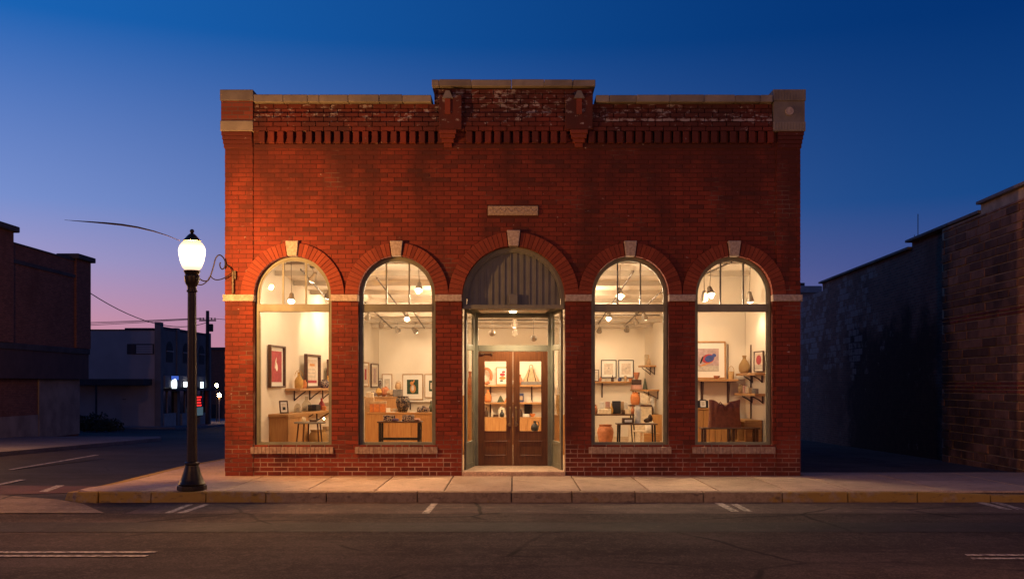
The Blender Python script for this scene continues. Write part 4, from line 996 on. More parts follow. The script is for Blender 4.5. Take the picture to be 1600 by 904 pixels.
for k, px in enumerate((617.5, 652)):
    mb = MB().blob((0, 0, .03), .08, .07, .03, 12, 6, .22); anim('folded_scarf', ['purple folded scarf beside the first patterned box', 'pink folded scarf at the end of the console table'][k], 'scarf', mb, ['purple', 'pink'][k], (xd(px, 20.6), 2.62, TT+.003))
cabinet('back_console', 'pale oak console behind the counter in the second window', (xd(574, 26), 8, FZ), 0, xd(632, 26)-xd(574, 26), .5, zd(619, 26)-FZ, 'oak_upright', 2)
BC = zd(619, 26)+.001
for k, (px, h, m) in enumerate(((584, .12, 'patterned'), (592, .20, 'gold'), (601, .24, 'terracotta'), (609, .17, 'tan'))):
    mb = MB().blob((0, 0, h*.5), .11, .09, h*.5, 9, 6, .28)
    anim('shell_ornament', ['spotted shell lying first on the back console', 'golden shell standing second on the back console', 'rust coloured shell tallest on the back console', 'tan shell beside the grey box on the back console'][k], 'ornament', mb, m, (xd(px, 25.7), 7.7, BC+.012))
carton('grey_box', 'dark grey box on the back console under the tan jug', 'box', (xd(621.5, 25.7), 7.72, BC), .24, .2, .19, 'grey')
pot('tan_jug', 'tan jug standing on top of the dark grey box', 'jug', 'jar', (xd(622, 25.7), 7.72, BC+.191), .17, .19, 'tan', handle=.4)
picture('large framed print of an orange figure on green ground on the back wall', (xd(645, DB), BW-.02, zd(624, DB)), 0, xd(661, DB)-xd(629, DB), zd(584, DB)-zd(624, DB), 'oak', ['ink_green', ('ink_orange', ell(.52, .38, .26, .30)), ('ink_orange', ell(.42, .75, .16, .13)), ('ink_orange', ell(.60, .88, .06, .12, 10, -.5)), ('ink_pale', ell(.5, .42, .12, .2))], .20, .022)
picture('slim framed print with grey panel left of the orange figure print', (xd(605, DB), BW-.02, zd(619, DB)), 0, xd(613, DB)-xd(597, DB), zd(584, DB)-zd(619, DB), 'oak', ['ink_grey', ('ink_pale', rect(.2, .1, .8, .9))], .2, .02)
picture('framed print cut by the door side frame of the second window', (xd(676, DB), BW-.02, zd(621, DB)), 0, xd(689, DB)-xd(664, DB), zd(584, DB)-zd(621, DB), 'oak', ['ink_green', ('ink_pale', rect(.2, .2, .5, .8))], .26, .022)
picture('small dark framed print in the back corner above the shells', (xd(592, DB-.1), BW-.02, zd(613, DB)), 0, .21, .44, 'walnut', ['patterned'], .1, .02)
picture('narrow framed print on the side wall nearest the second window edge', lw(28.1, .02, zd(604, 28.1)), LR, .75, .72, 'oak', ['ink_pale', ('ink_red', rect(.3, .2, .7, .8))], .1, .03)
picture('narrow framed print on the side wall beside the back corner', lw(29.25, .02, zd(605, 29.3)), LR, .95, .72, 'walnut', ['ink_pale', ('ink_mauve', rect(.3, .1, .7, .9))], .1, .03)
shelf('short oak shelf on the back wall under the orange figure print', (xd(630, DB), BW, zd(625.5, DB)), 0, 1.1, .2, .035, 'mount_board', (.2, .8))

# --- seen through the doors
bc = thing('oak_shelving', 'oak shelving with cupboards facing the double doors', 'shelving', (0, 8.2, FZ))
bx_0, bx_1 = xd(738, 26), xd(866, 26); SH = [zd(601, 26), zd(628, 26), zd(651, 26)]
for z in SH: box(bx_0, bx_1, -.36, 0, z-.045-FZ, z-FZ).build('shelf', 'oak', bc, bevel=.004)
for px in (766, 797, 831): box(xd(px, 26)-.02, xd(px, 26)+.02, -.02, .0, SH[2]-FZ, SH[0]-FZ+.0-.046).build('upright', 'dark_brown', bc)
cw = (bx_1-bx_0)/6
for i in range(6): box(bx_0+i*cw+.006, bx_0+(i+1)*cw-.006, -.36, -.34, .05, SH[2]-FZ-.05).build('cupboard_door', 'oak_upright', bc, bevel=.003)
box(bx_0, bx_1, -.339, 0, .0, SH[2]-FZ-.046).build('carcass', 'oak_upright', bc)
box(bx_0-.1, bx_1+.1, .001, .06, 0, 2.6).build('back_panel', 'plaster', bc)
def S(i, px, off=.2): return (xd(px, 26), 8.2-off, SH[i]+.001)
ring = MB().tube([(.15*math.cos(a), 0, .2+.2*math.sin(a)) for a in [2*math.pi*i/20-.6 for i in range(20)]], .04, 8); anim('ring_sculpture', 'rust coloured open ring sculpture on the top shelf behind the left door', 'sculpture', ring, 'terracotta', (xd(759, 26), 8.0, SH[0]+.04))
picture('framed print of red shapes on the top shelf behind the left door', (xd(785, 26), 8.1, SH[0]+.001), 0, .34, .48, 'oak', ['mount_board', ('ink_red', ell(.5, .6, .3, .12)), ('ink_orange', ell(.5, .35, .36, .12)), ('ink_black', ell(.4, .15, .2, .06)), ('ink_red', ell(.62, .8, .2, .08))], .08, .022, tilt=R(-5))
tent = MB().hexa([(-.27, -.14, .0), (.27, -.14, .0), (.27, .14, .0), (-.27, .14, .0), (-.05, -.04, .46), (.05, -.04, .46), (.05, .04, .46), (-.05, .04, .46)])
tp = thing('draped_bag', 'tan tent shaped bag on the top shelf behind the right door', 'bag', S(0, 830)); tent.build('body', 'tan', tp, bevel=.03)
box(-.272, .272, -.145, .145, 0, .09).build('base_band', 'grey', tp, bevel=.01)
MB().tube([(-.05, 0, .44), (-.04, 0, .52), (0, 0, .545), (.04, 0, .52), (.05, 0, .44)], .014, 7).build('handle', 'tan', tp, smooth=True)
for x in (-.11, .12): MB().tube([(x, -.13, .1), (x*.4, -.055, .42)], .012, 6).build('fold', 'dark_brown', tp)
pot('brown_bust', 'small terracotta jar at the middle of the top shelf behind the right door', 'jar', 'gourd', S(0, 812.5, .15), .16, .28, 'terracotta')
pot('guitar_vase', 'orange gourd vase on the middle shelf behind the left door', 'vase', 'gourd', S(1, 762.5), .21, .34, 'orange')
pot('green_cone', 'dark green pyramid ornament on the middle shelf behind the left door', 'ornament', 'cone', S(1, 782), .22, .18, 'green_glaze', 5)
pot('orange_cone', 'small orange cone on the middle shelf beside the pyramid ornament', 'ornament', 'cone', S(1, 791), .1, .13, 'orange')
carton('blue_canister', 'dark blue canister on the middle shelf behind the right door', 'canister', S(1, 814), .15, .14, .24, 'blue_glaze', 0, panel='tan')
pot('white_tripod', 'little cream cone on the middle shelf behind the right door', 'ornament', 'cone', S(1, 828), .12, .13, 'cream')
pot('dark_bottle', 'dark bottle at the hinge end of the bottom shelf behind the left door', 'bottle', 'bottle', S(2, 760), .1, .26, 'dark_brown')
pot('cream_bottle', 'slim cream bottle on the bottom shelf behind the left door', 'bottle', 'bottle', S(2, 769), .075, .22, 'cream')
carton('brown_book', 'brown block shaped book on the bottom shelf behind the left door', 'book', S(2, 775, .26), .14, .1, .07, 'dark_brown')
pot('arched_figure', 'cream domed ornament with dark front on the bottom shelf behind the left door', 'ornament', 'dome', S(2, 784), .24, .30, 'cream')
pot('dark_figure', 'black little figure standing before the cream domed ornament', 'ornament', 'gourd', S(2, 784.5, .31), .13, .2, 'black_glaze')
pot('brown_dome', 'brown dome on the bottom shelf behind the right door', 'ornament', 'dome', S(2, 813), .14, .2, 'dark_brown')
carton('white_dish', 'white flat dish box on the bottom shelf behind the right door', 'dish', S(2, 821.5), .17, .16, .08, 'white_glaze')
pot('orange_bowl', 'orange bowl on the bottom shelf behind the right door', 'bowl', 'bowl', S(2, 832), .16, .09, 'orange')
mb = MB().box(-.09, .09, 0, .02, -.28, 0); tag(mb.build('hanging_panel', 'dark_metal', None, (xd(824.5, 26), 8.17, SH[1]-.047)), 'dark panel hanging under the middle shelf behind the right door', 'panel')
jp = thing('striped_jug', 'black and white jug standing low before the cupboards behind the right door', 'jug', (xd(835.5, 24.6), 24.6-D0, zd(673, 24.6)))
MB().lathe([(r*.2+.002, z*.26) for r, z in PROF['gourd']], 20).build('body', 'black_glaze', jp, smooth=True); MB().lathe([(.088, .10), (.09, .13)], 20).build('white_band', 'white_glaze', jp)
MB().tube([(.03, 0, .24), (.09, 0, .24), (.11, 0, .16), (.09, 0, .09)], .012, 7).build('handle', 'black_glaze', jp, smooth=True)
table('low_stand', 'low oak stand under the black and white jug', (xd(835.5, 24.6), 24.6-D0, FZ), .34, .3, zd(673, 24.6)-FZ-.001, 'oak', 'walnut', 4, 0, square=True)
for k, (px, z, w, h, m, p) in enumerate(((733, 1.45, .2, .55, 'terracotta', 'gourd'), (872, 1.0, .16, .45, 'basket', 'urn'))):
    pc = cabinet('side_stand', ['oak stand seen through the sidelight left of the doors', 'oak stand seen through the sidelight right of the doors'][k], (xd(px, 22.4)-.2, 22.6-D0, FZ), 0, .45, .4, z-FZ, 'oak_upright', 1, cat='stand')
    pot('stand_vase', ['tall rust vase on the stand left of the doors', 'woven urn on the stand right of the doors'][k], 'vase', p, (xd(px, 22.4)+.02, 22.4-D0, z+.001), w, h, m)

# --- third window
for k, (a, b, lab) in enumerate(((939, 963, 'black framed drawing on the back wall nearer the doors'), (966, 990, 'black framed drawing on the back wall nearer the corner'))):
    picture(lab, (xd((a+b)/2, DB), BW-.02, zd(590, DB)), 0, xd(b, DB)-xd(a, DB), zd(562, DB)-zd(590, DB), 'ink_black', ['ink_pale', ('ink_grey', ell(.5, .52, .16, .05)), ('ink_black', ell(.5, .56, .05, .03))], .17, .024)
shelf('long oak shelf under the two black framed drawings', (xd(925, DB), BW, zd(595.5, DB)), 0, xd(996, DB)-xd(925, DB), .3, .05, 'oak', (.22, .90), bdrop=.5)
picture('small dark frame standing on the long oak shelf at the window edge', (xd(931.5, DB-.2), BW-.2, zd(595.5, DB)+.001), 0, .16, .36, 'walnut', ['ink_pale'], .1, .02)
table('long_table', 'long walnut table with splayed legs in the third window', (xd(953, 23.5), 23.5-D0, FZ), xd(991, 23.5)-xd(915, 23.5), .6, zd(646, 23.5)-FZ, 'walnut', 'dark_metal', 4, .12, th=.035, lr=.018)
LT = zd(646, 23.5)+.001
carton('cream_case', 'cream flat case on the long table', 'case', (xd(944, 23.4), 5.3, LT), .30, .2, .12, 'cream')
carton('black_case', 'black upright box on the long table', 'box', (xd(963, 23.6), 5.6, LT), .2, .18, .31, 'black_glaze')
for k, px in enumerate((934, 941, 950, 972, 979)):
    carton('standing_card', ['white card standing first on the long table', 'second white card in the row on the long table', 'pink card in the row on the long table', 'tan card just past the black box', 'white card last in the row on the long table'][k], 'card', (xd(px, 23.7), 5.78, LT), .11, .02, .15+.14*(k in (1, 2, 3, 4)), ['cream', 'white_glaze', 'pink', 'tan', 'white_glaze'][k])
carton('cream_carton', 'small cream carton at the table end nearer the wall shelves', 'carton', (xd(980, 23.4), 5.3, LT), .14, .12, .11, 'cream'); carton('dark_carton', 'small dark carton between black box and cream carton', 'carton', (xd(973, 23.4), 5.3, LT), .09, .1, .10, 'dark_brown')
table('oval_table', 'small walnut table with dark legs close to the third window glass', (xd(994.5, 20.5), 2.55, FZ), xd(1026, 20.5)-xd(963, 20.5), .45, zd(661, 20.5)-FZ, 'walnut', 'dark_metal', 4, .05, th=.025, lr=.02)
OT = zd(661, 20.5)+.001
carton('labelled_box', 'dark box with pale label on the small walnut table', 'box', (xd(981, 20.5), 2.5, OT), .24, .16, .115, 'dark_brown', 0, panel='mount_board')
pot('white_vase', 'tall white vase on the small walnut table', 'vase', 'tall', (xd(997, 20.5), 2.55, OT), .15, .38, 'white_glaze')
mb = MB().blob((-.03, 0, .05), .07, .05, .05, 10, 6, .15).blob((.04, 0, .10), .05, .045, .075, 10, 6, .2); anim('brown_sculpture', 'brown lumpy sculpture on the small walnut table', 'sculpture', mb, 'dark_brown', (xd(1014, 20.5), 2.55, OT+.012))
stl = table('white_stool', 'pale stool standing behind the small walnut table', (xd(999, 22), 4.0, FZ), .27, .27, zd(672, 22)-FZ, 'cream', 'cream', 4, .05, lr=.016)
shelf('high oak shelf on the alley side wall in the third window', rw(26.7, 0, 2.26), RR, 0.01+.9, .34, .05, 'oak', (.2, .8)).location = rw(29.4, 0, 2.26)
shelf('middle oak shelf on the alley side wall in the third window', rw(29.6, 0, 1.55), RR, 1.5, .55, .05, 'oak', (.1, .9))
cabinet('wall_cabinet', 'oak cabinet under the wall shelves in the third window', rw(29.4, .002, FZ), RR, 1.6, .5, .83-FZ, 'oak_upright', 3)
pot('glass_cylinder', 'tall clear glass cylinder on the high wall shelf', 'vase', 'cyl', rw(29.0, .17, 2.261), .14, .33, 'clear_glassware')
pot('tan_bottle', 'tan bottle on the high wall shelf', 'bottle', 'bottle', rw(28.75, .17, 2.261), .12, .30, 'tan')
pot('pine_ornament', 'dark spiky pine ornament on the middle wall shelf', 'ornament', 'cone', rw(29.1, .2, 1.551), .16, .34, 'green_glaze', 9)
carton('pink_box', 'pink box at the bottom of the stack on the middle wall shelf', 'box', rw(29.35, .40, 1.551), .3, .3, .13, 'pink', RR); carton('brown_box', 'brown box on top of the pink box on the middle wall shelf', 'box', rw(29.35, .40, 1.682), .26, .26, .16, 'dark_brown', RR)
pot('peach_basket', 'peach coloured basket on top of the stacked boxes', 'basket', 'bowl', rw(29.35, .40, 1.843), .2, .22, 'terracotta')
for k, (off, h, m) in enumerate(((.14, .50, 'white_glaze'), (.3, .42, 'cream'))): pot('feather_vase', ['slim white vase on the oak cabinet against the alley side wall', 'slim cream vase on the oak cabinet, farther from the alley side wall'][k], 'vase', 'tall', rw(28.4-.15*k, off, .831), .15, h, m)
pd = cabinet('pedestal', 'cream pedestal carrying two large jars in the third window', (xd(984, 26), 8.3, FZ), 0, xd(1017, 26)-xd(984, 26), .45, zd(632, 26)-FZ, 'cream', 0, 'walnut', 'pedestal')
pz = zd(632, 26)+.001
pot('orange_jar', 'round orange jar on the pedestal in the third window', 'jar', 'jar', (xd(993, 26), 8.08, pz), .25, .34, 'orange'); 
mb = MB().hexa([(-.13, -.1, 0), (.06, -.1, 0), (.06, .1, 0), (-.13, .1, 0), (-.13, -.1, .33), (.13, -.1, .22), (.13, .1, .22), (-.13, .1, .33)])
tag(mb.build('wedge_vase', 'cream', None, (xd(1008, 26), 8.08, pz), bevel=.03), 'cream wedge shaped vase on the pedestal beside the orange jar', 'vase')

# --- window beside the alley
PB = PD-D0
picture('large framed print of a blue and red bird shape above the oak shelf', (xd(1107, PD-.1), PB-.06, 1.815), 0, xd(1135, PD)-xd(1080, PD), zd(533, PD)-1.815, 'oak', ['ink_mauve', ('ink_grey', rect(0, 0, 1, .25)), ('ink_red', ell(.5, .56, .30, .20, 14, .2)), ('ink_blue', ell(.56, .56, .22, .15, 14, .25)), ('ink_blue', ell(.78, .70, .10, .08)), ('ink_orange', ell(.40, .32, .34, .03, 12, .3)), ('ink_black', ell(.2, .5, .04, .18, 10, -.4))], .17, .03, tilt=R(-2))
shelf('oak shelf on the partition under the bird print', (xd(1078, PD), PB, 1.81), 0, xd(1150, PD)-xd(1078, PD), .26, .05, 'oak', (.25, .82), bdrop=.75)
mb = MB().lathe([(.05, 0), (.062, .04), (.066, .13), (.06, .16)], 18); bk = thing('handled_basket', 'small pale basket with a tall hoop handle on the shelf end', 'basket', (xd(1142.5, PD-.14), PB-.14, 1.811)); mb.build('body', 'basket', bk, smooth=True)
MB().tube([(.06*math.cos(math.pi*i/12), 0, .15+.12*math.sin(math.pi*i/12)) for i in range(13)], .007, 6).build('handle', 'basket', bk, smooth=True)
box(xd(1137, PD)-.008, xd(1137, PD)+.008, PB-.03, PB-.005, 1.0, 2.55).build('shelf_standard', 'walnut', None); tag(bpy.data.objects['shelf_standard'], 'slim dark upright rail on the partition beside the bird print', 'rail')
cabinet('slatted_cabinet', 'light oak slatted cabinet behind the bench in the last window', (xd(1076, PD-.02), PB-.003, FZ), 0, xd(1131, PD)-xd(1076, PD), .36, 1.21-FZ, 'oak_upright', 6)
picture('small photo card propped on the slatted cabinet', (xd(1097, 20.25), 2.15, 1.2105), 0, .14, .17, 'ink_black', ['mount_board', ('ink_grey', rect(.2, .2, .8, .8))], .04, .012, tilt=R(-12))
carton('dark_album', 'dark little album propped beside the photo card', 'album', (xd(1090, 20.25), 2.2, 1.2105), .1, .04, .15, 'ink_black', .2); carton('black_album', 'second dark album on the bag side of the photo card', 'album', (xd(1103.5, 20.25), 2.24, 1.2105), .08, .04, .15, 'ink_black', -.3)
shelf('upper corner shelf on the alley side wall in the last window', rw(20.4, 0, 1.93), RR, 1.2, .24, .05, 'oak', (.3, .8), bdrop=.2)
shelf('lower corner shelf on the alley side wall in the last window', rw(20.45, 0, 1.515), RR, 1.3, .27, .05, 'oak', (.3, .8), bdrop=.2)
rs = box(-.012, .012, -.025, -.003, -1.25, 1.0).build('shelf_rail', 'walnut', None, rw(20.12, .0, 1.52), RR); tag(rs, 'dark upright rail on the alley side wall between corner shelves', 'rail')
pot('gourd_vase', 'large golden woven gourd vase on the upper corner shelf', 'vase', 'gourd', rw(20.18, .13, 1.931), .235, .37, 'woven', 28)
picture('dark framed print on the alley side wall behind the gourd vase', rw(19.55, .03, 1.95), RR, .55, .42, 'walnut', ['ink_pale', ('ink_red', ell(.5, .6, .35, .3)), ('ink_grey', rect(0, 0, 1, .3))], .06, .022, .03)
pot('round_basket', 'small dark round basket on the lower corner shelf', 'basket', 'jar', rw(20.25, .17, 1.516), .14, .17, 'basket_dark', handle=.3)
for k, (d_, m) in enumerate(((20.05, 'pink'), (19.88, 'cream'), (19.72, 'tan'))): carton('small_tin', ['pink small tin on the lower corner shelf', 'cream small tin on the lower corner shelf', 'tan small tin on the lower corner shelf'][k], 'tin', rw(d_, .16, 1.516), .075, .075, .16-.02*k, m, RR)
for k, d_ in enumerate((19.52, 19.38)): pot('dark_cup', ['dark cup on the lower corner shelf beside the tins', 'dark cup nearest the window glass on the lower corner shelf'][k], 'cup', 'cyl', rw(d_, .15, 1.516), .085, .10, 'grey')
ob = thing('cube_shelf', 'open cube shelf on the floor under the corner shelves', 'shelving', rw(20.38, .004, FZ), RR)
box(0, .95, -.02, 0, 0, .9).build('back_panel', 'walnut', ob)
for z in (0, .42, .86): box(0, .95, -.36, -.021, z, z+.04).build('shelf', 'oak', ob)
for x in (0, .455, .91): box(x, x+.04, -.36, -.021, .041, .859).build('upright', 'oak', ob)
bench = table('bag_bench', 'walnut bench carrying the leather bag in the last window', (xd(1139, 19.35), 1.30, FZ), xd(1184, 19.35)-xd(1094, 19.35), .34, zd(667, 19.35)-FZ, 'walnut', 'walnut', 4, 0, th=.03, lr=.026, square=True)
for x in (.08, -.02): box(x-.026, x+.026, -.02, .02, 0, zd(667, 19.35)-FZ-.031).build('leg', 'walnut', bench)
# the leather tote
BZ = zd(667, 19.35)+.001
tb = thing('leather_bag', 'large slouching brown leather tote bag on the bench', 'bag', (xd(1131, 19.35), 1.30, BZ))
mb = MB(); n, m = 48, 14; W, Dp, Hh = .325, .13, .55
for i in range(m+1):
    v = i/m
    for j in range(n):
        a = 2*math.pi*j/n; ca, sa = math.cos(a), math.sin(a)
        x = W*math.copysign(abs(ca)**.45, ca)*(1-.04*math.sin(v*3)-.05*v); y = Dp*math.copysign(abs(sa)**.55, sa)*(1-.45*v)
        sag = .11*math.exp(-((x+.02)/.15)**2)*v**2
        fold = .020*v*math.sin(9*x/W+2.2*v)+.012*v*math.sin(17*x/W)
        z = Hh*v-sag+.012*math.sin(7*x/W)*v
        mb.v.append((x, y+fold*(1 if sa < 0 else -.4), max(z, 0)))
for i in range(m):
    for j in range(n): a = i*n+j; b = i*n+(j+1) % n; mb.face([a, b, b+n, a+n])
mb.face(list(range(n))[::-1])
for j in range(n):                                   # inner lip
    x, y, z = mb.v[m*n+j]; mb.v.append((x*.96, y*.7, z-.10))
for j in range(n): a = m*n+j; b = m*n+(j+1) % n; mb.face([a, b, b+n, a+n])
mb.build('body', 'brown_leather', tb, smooth=True)
for s in (-1, 1): MB().tube([(s*.17, -.09, .30), (s*.16, -.105, .44), (s*.10, -.09, .50), (s*.04, -.075, .44), (s*.0, -.085, .36)], .012, 7).build('strap', 'brown_leather', tb, smooth=True)
MB().blob((.03, -.01, .43), .14, .06, .05, 12, 8, .12).build('lining_cloth', 'tan', tb, smooth=True)

# --- smaller goods that crowd the shelves
pot('floor_basket', 'tall woven basket on the floor behind the small round table', 'basket', 'urn', (xd(497, 21.2), 21.2-D0, FZ+.001), .42, .62, 'woven')
pot('striped_urn', 'cream urn on the floor beside the tall woven basket', 'urn', 'jar', (xd(512, 22.0), 22.0-D0, FZ+.001), .36, .66, 'tan')
carton('white_gift_box', 'small white gift box on the lower shelf between cloche and glass vase', 'box', lw(21.42, .14, 1.0905), .12, .1, .09, 'white_glaze', LR)
carton('orange_tin', 'small orange tin on the lower shelf before the red vase', 'tin', lw(22.72, .34, 1.0905), .1, .09, .1, 'orange', LR)
pot('amber_bottle', 'slim amber bottle on the upper shelf past the lined print', 'bottle', 'bottle', on_u(23.55, .2), .11, .30, 'gold')
pot('cream_pot', 'little cream pot on the small round table', 'pot', 'jar', (xd(474, 19.85), 1.88, .931), .09, .10, 'cream')
carton('dark_wallet', 'dark folded wallet on the small round table', 'wallet', (xd(490, 19.85), 1.80, .931), .13, .09, .045, 'dark_brown', .4)
carton('tan_box', 'tan box stacked at the lamp end of the ochre counter', 'box', (xd(578, 22.85), 22.85-D0, CT), .2, .22, .34, 'tan'); carton('cream_lid_box', 'cream box on top of the tan box on the ochre counter', 'box', (xd(578, 22.85), 22.85-D0, CT+.341), .17, .18, .12, 'cream')
pot('white_bowl', 'white bowl on the ochre counter just before the dotted vase', 'bowl', 'bowl', (xd(616.5, 22.75), 22.75-D0, CT), .16, .08, 'white_glaze')
pot('green_bottle', 'dark green bottle beside the pebble pots on the counter', 'bottle', 'bottle', (xd(673.5, 22.75), 22.75-D0, CT), .10, .26, 'green_glaze')
for k, (px, w, h, m, pr) in enumerate(((938, .10, .20, 'terracotta', 'gourd'), (947, .12, .12, 'cream', 'bowl'), (957, .09, .24, 'dark_brown', 'bottle'), (968, .12, .16, 'blue_glaze', 'jar'), (977, .10, .22, 'tan', 'tall'), (985, .13, .12, 'orange', 'bowl'))):
    pot('shelf_vessel', ['rust gourd first along the long oak shelf', 'cream bowl second along the long oak shelf', 'dark bottle under the gap between the two drawings', 'dark blue jar on the long oak shelf', 'tan slim vase on the long oak shelf', 'orange bowl at the corner end of the long oak shelf'][k], 'vessel', pr, (xd(px, 29.8), 29.8-D0-.02, zd(595.5, DB)+.001), w, h*.8, m)
for k, (px, w, h, m, pr) in enumerate(((929, .12, .22, 'terracotta', 'jar'), (948, .10, .16, 'tan', 'cyl'), (955, .08, .26, 'gold', 'bottle'), (988, .12, .18, 'terracotta', 'gourd'))):
    pot('table_vessel', ['rust jar at the window edge of the long table', 'tan cylinder behind the cream case', 'slim gold bottle beside the black upright box', 'rust gourd at the far end of the long table'][k], 'vessel', pr, (xd(px, 23.55), 23.45-D0+.02*k, LT), w, h, m)
pot('floor_urn', 'large terracotta urn on the floor under the long table', 'urn', 'urn', (xd(946, 24.5), 24.5-D0, FZ+.001), .42, .6, 'terracotta')
carton('wood_crate', 'wooden crate on the floor beside the pale stool', 'crate', (xd(1016, 23), 23-D0, FZ+.001), .42, .36, .46, 'oak'); pot('crate_vase', 'white gourd vase on top of the wooden crate', 'vase', 'gourd', (xd(1016, 23), 23-D0, FZ+.462), .24, .40, 'white_glaze')
pot('dark_jar', 'dark jar on the oak cabinet under the wall shelves', 'jar', 'jar', rw(28.05, .28, .831), .2, .26, 'dark_brown')
for k, (z, m) in enumerate(((.461, 'terracotta'), (.461, 'cream'), (.041, 'green_glaze'))):
    pot('cube_pot', ['rust pot in the upper cell of the cube shelf', 'cream pot beside it in the cube shelf', 'green pot in the lowest cell of the cube shelf'][k], 'pot', 'jar', rw(20.1-.45*(k == 1), .2, FZ+z), .17, .22, m)
pot('low_bowl', 'rust bowl on the partition shelf under the bird print', 'bowl', 'bowl', (xd(1120, PD-.2), PB-.2, 1.811), .14, .07, 'terracotta')

# ================================================================== BUILDINGS AROUND
# dark brick building across the side street
dk = thing('dusky_brick_building', 'dark two storey brick building with capped piers across the side street', 'building')
BX = -20.8; Y0, Y1 = 14, 29.5
box(-34, BX, Y0, Y1, 3.35, 7.55).build('upper_wall', 'brick_dusky', dk)
box(-34, BX-.32, Y0, Y1-.35, gz(25)-.5, 3.349).build('lower_wall', 'brick_dusky', dk)
pbr('dusky_render', (.34, .26, .20), (.20, .15, .12), 1.2, .9, bump=.4, bscale=20)
pbr('dusky_trim', (.075, .06, .055), (.05, .042, .04), 2, .8)
pbr('dusky_fascia', (.10, .055, .045), (.075, .045, .038), 2, .8)
box(BX-.1, BX+.09, Y0, Y1+.02, 3.15, 3.42).build('ledge', 'dusky_trim', dk, bevel=.03)
box(BX-.31, BX+.03, Y0, Y1-.02, 1.95, 3.149).build('fascia_panel', 'dusky_fascia', dk)
box(BX-.319, BX-.26, 25.1, Y1-.36, gz(29)+.1, 1.949).build('render_panel', 'dusky_render', dk)
box(BX-.319, BX-.27, Y0, 25.06, gz(29)+.1, .35).build('render_dado', 'dusky_render', dk)
for a, b, z in ((Y1-1.5, Y1+.06, 7.9), (20.6, 22.2, 8.25)):
    p = box(BX-.6, BX+.10, a, b, 3.43, z-.25).build('pier', 'brick_dusky', dk)
    box(BX-.8, BX+.28, a-.18, b+.18, z-.25, z).build('pier_cap', 'dusky_trim', p, bevel=.04)
box(BX-.1, BX+.06, Y0, Y1, 6.75, 6.9).build('string_course', 'dusky_trim', dk); box(BX-.4, BX+.05, Y0, Y1, 7.551, 7.62).build('parapet_coping', 'dusky_trim', dk)
box(BX-.02, BX+.04, Y1-1.0, Y1-.86, 3.45, 5.1).build('downpipe', 'dusky_trim', dk)

# pale corner building farther down the side street
pbr('pale_cladding', (.52, .40, .34), (.44, .34, .29), .7, .8, bump=.05, bscale=4)
pbr('pale_render', (.42, .34, .30), (.35, .28, .25), .9, .85)
pbr('block_wall', (.42, .38, .33), (.34, .30, .26), 3, .9, bump=.5, bscale=18)
pb = thing('pale_corner_building', 'pale two storey corner building with arched upper windows and a lit shopfront', 'building')
FD = 64; FY = FD-D0; GX = -23.3; g0 = gz(FY)+.1
LY1 = FY+10.6
box(-40, GX-.3, FY, LY1, g0-.8, 2.05).build('lower_wall', 'pale_render', pb)
box(-40, GX-.25, FY-.02, LY1, 2.051, 5.25).build('upper_wall', 'pale_cladding', pb)
for i in range(18):
    pass
box(-29.4, GX-.5, FY-1.5, FY-.021, 1.65, 2.05).build('awning', 'dusky_trim', pb)
for x in (-26.9, -29.2): MB().tube([(x, FY-1.4, g0-.3), (x, FY-1.4, 1.65)], .07, 8).build('awning_post', 'dusky_trim', pb)
box(-40, -25.6, FY-.06, FY+.2, 5.251, 5.33).build('parapet_coping', 'dusky_trim', pb); box(-25.59, GX-.4, FY-.06, FY+.2, 5.251, 5.42).build('parapet_coping', 'dusky_trim', pb)
w_ = box(xd(199, FD), xd(241, FD), FY-.06, FY-.021, zd(553, FD), zd(537, FD)).build('window', 'dusky_trim', pb)
box(xd(200, FD), xd(212, FD), FY-.075, FY-.061, zd(552, FD), zd(538.5, FD)).build('window_board', 'dusky_fascia', w_)
for k in range(4): box(xd(213.5, FD), xd(239, FD), FY-.075, FY-.061, zd(552-k*3.4, FD), zd(552-k*3.4-3, FD)).build('shutter_slat', 'pale_cladding', w_)
box(xd(197, FD), xd(199, FD)-.3, FY-.05, FY-.031, zd(624, FD), zd(630, FD)+.3).build('vent_cover', 'dusky_trim', pb)
# street face
pbr('street_stucco', (.23, .19, .17), (.18, .15, .135), 1.2, .85)
box(GX-.249, GX, FY-.03, LY1, 2.3, 5.35).build('street_wall', 'street_stucco', pb)
box(GX-.249, GX+.02, FY+.4, LY1, 5.351, 5.55).build('cornice', 'dusky_trim', pb)
for y in (FY-.1, FY+3.1, FY+6.7, LY1-.5):
    box(GX-.3, GX+.1, y, y+.5, g0-.7, 5.6 if y > FY else 5.8).build('pilaster', 'street_stucco', pb)
for y in (FY+1.8, FY+5.1, FY+8.6):
    r = .62; pts = [(y-r, 3.2)]+[(y-r*math.cos(math.pi*i/14), 4.0+r*math.sin(math.pi*i/14)) for i in range(15)]+[(y+r, 3.2)]
    def yz(pts, x0, x1):
        mb = MB(); mb.prism(pts, x0, x1); mb.v = [(v[1], v[0], v[2]) for v in mb.v]; return mb
    wd = yz(pts, GX-.01, GX+.03).build('arched_window', 'dusky_trim', pb)
    pin = [(y+(a-y)*.8, 3.3 if b == 3.2 else 4.0+(b-4.0)*.8) for a, b in pts]; yz(pin, GX+.031, GX+.04).build('pane', 'ink_black', wd)
    box(GX+.031, GX+.09, y-r, y+r, 3.9, 3.98).build('window_bar', 'pale_render', wd)
box(GX-.1, GX+.16, FY+.6, LY1-.6, 1.5, 2.29).build('sign_band', 'pale_render', pb)
box(GX+.0, GX+.9, FY+.5, LY1-.3, 1.25, 1.42).build('canopy', 'dusky_trim', pb)
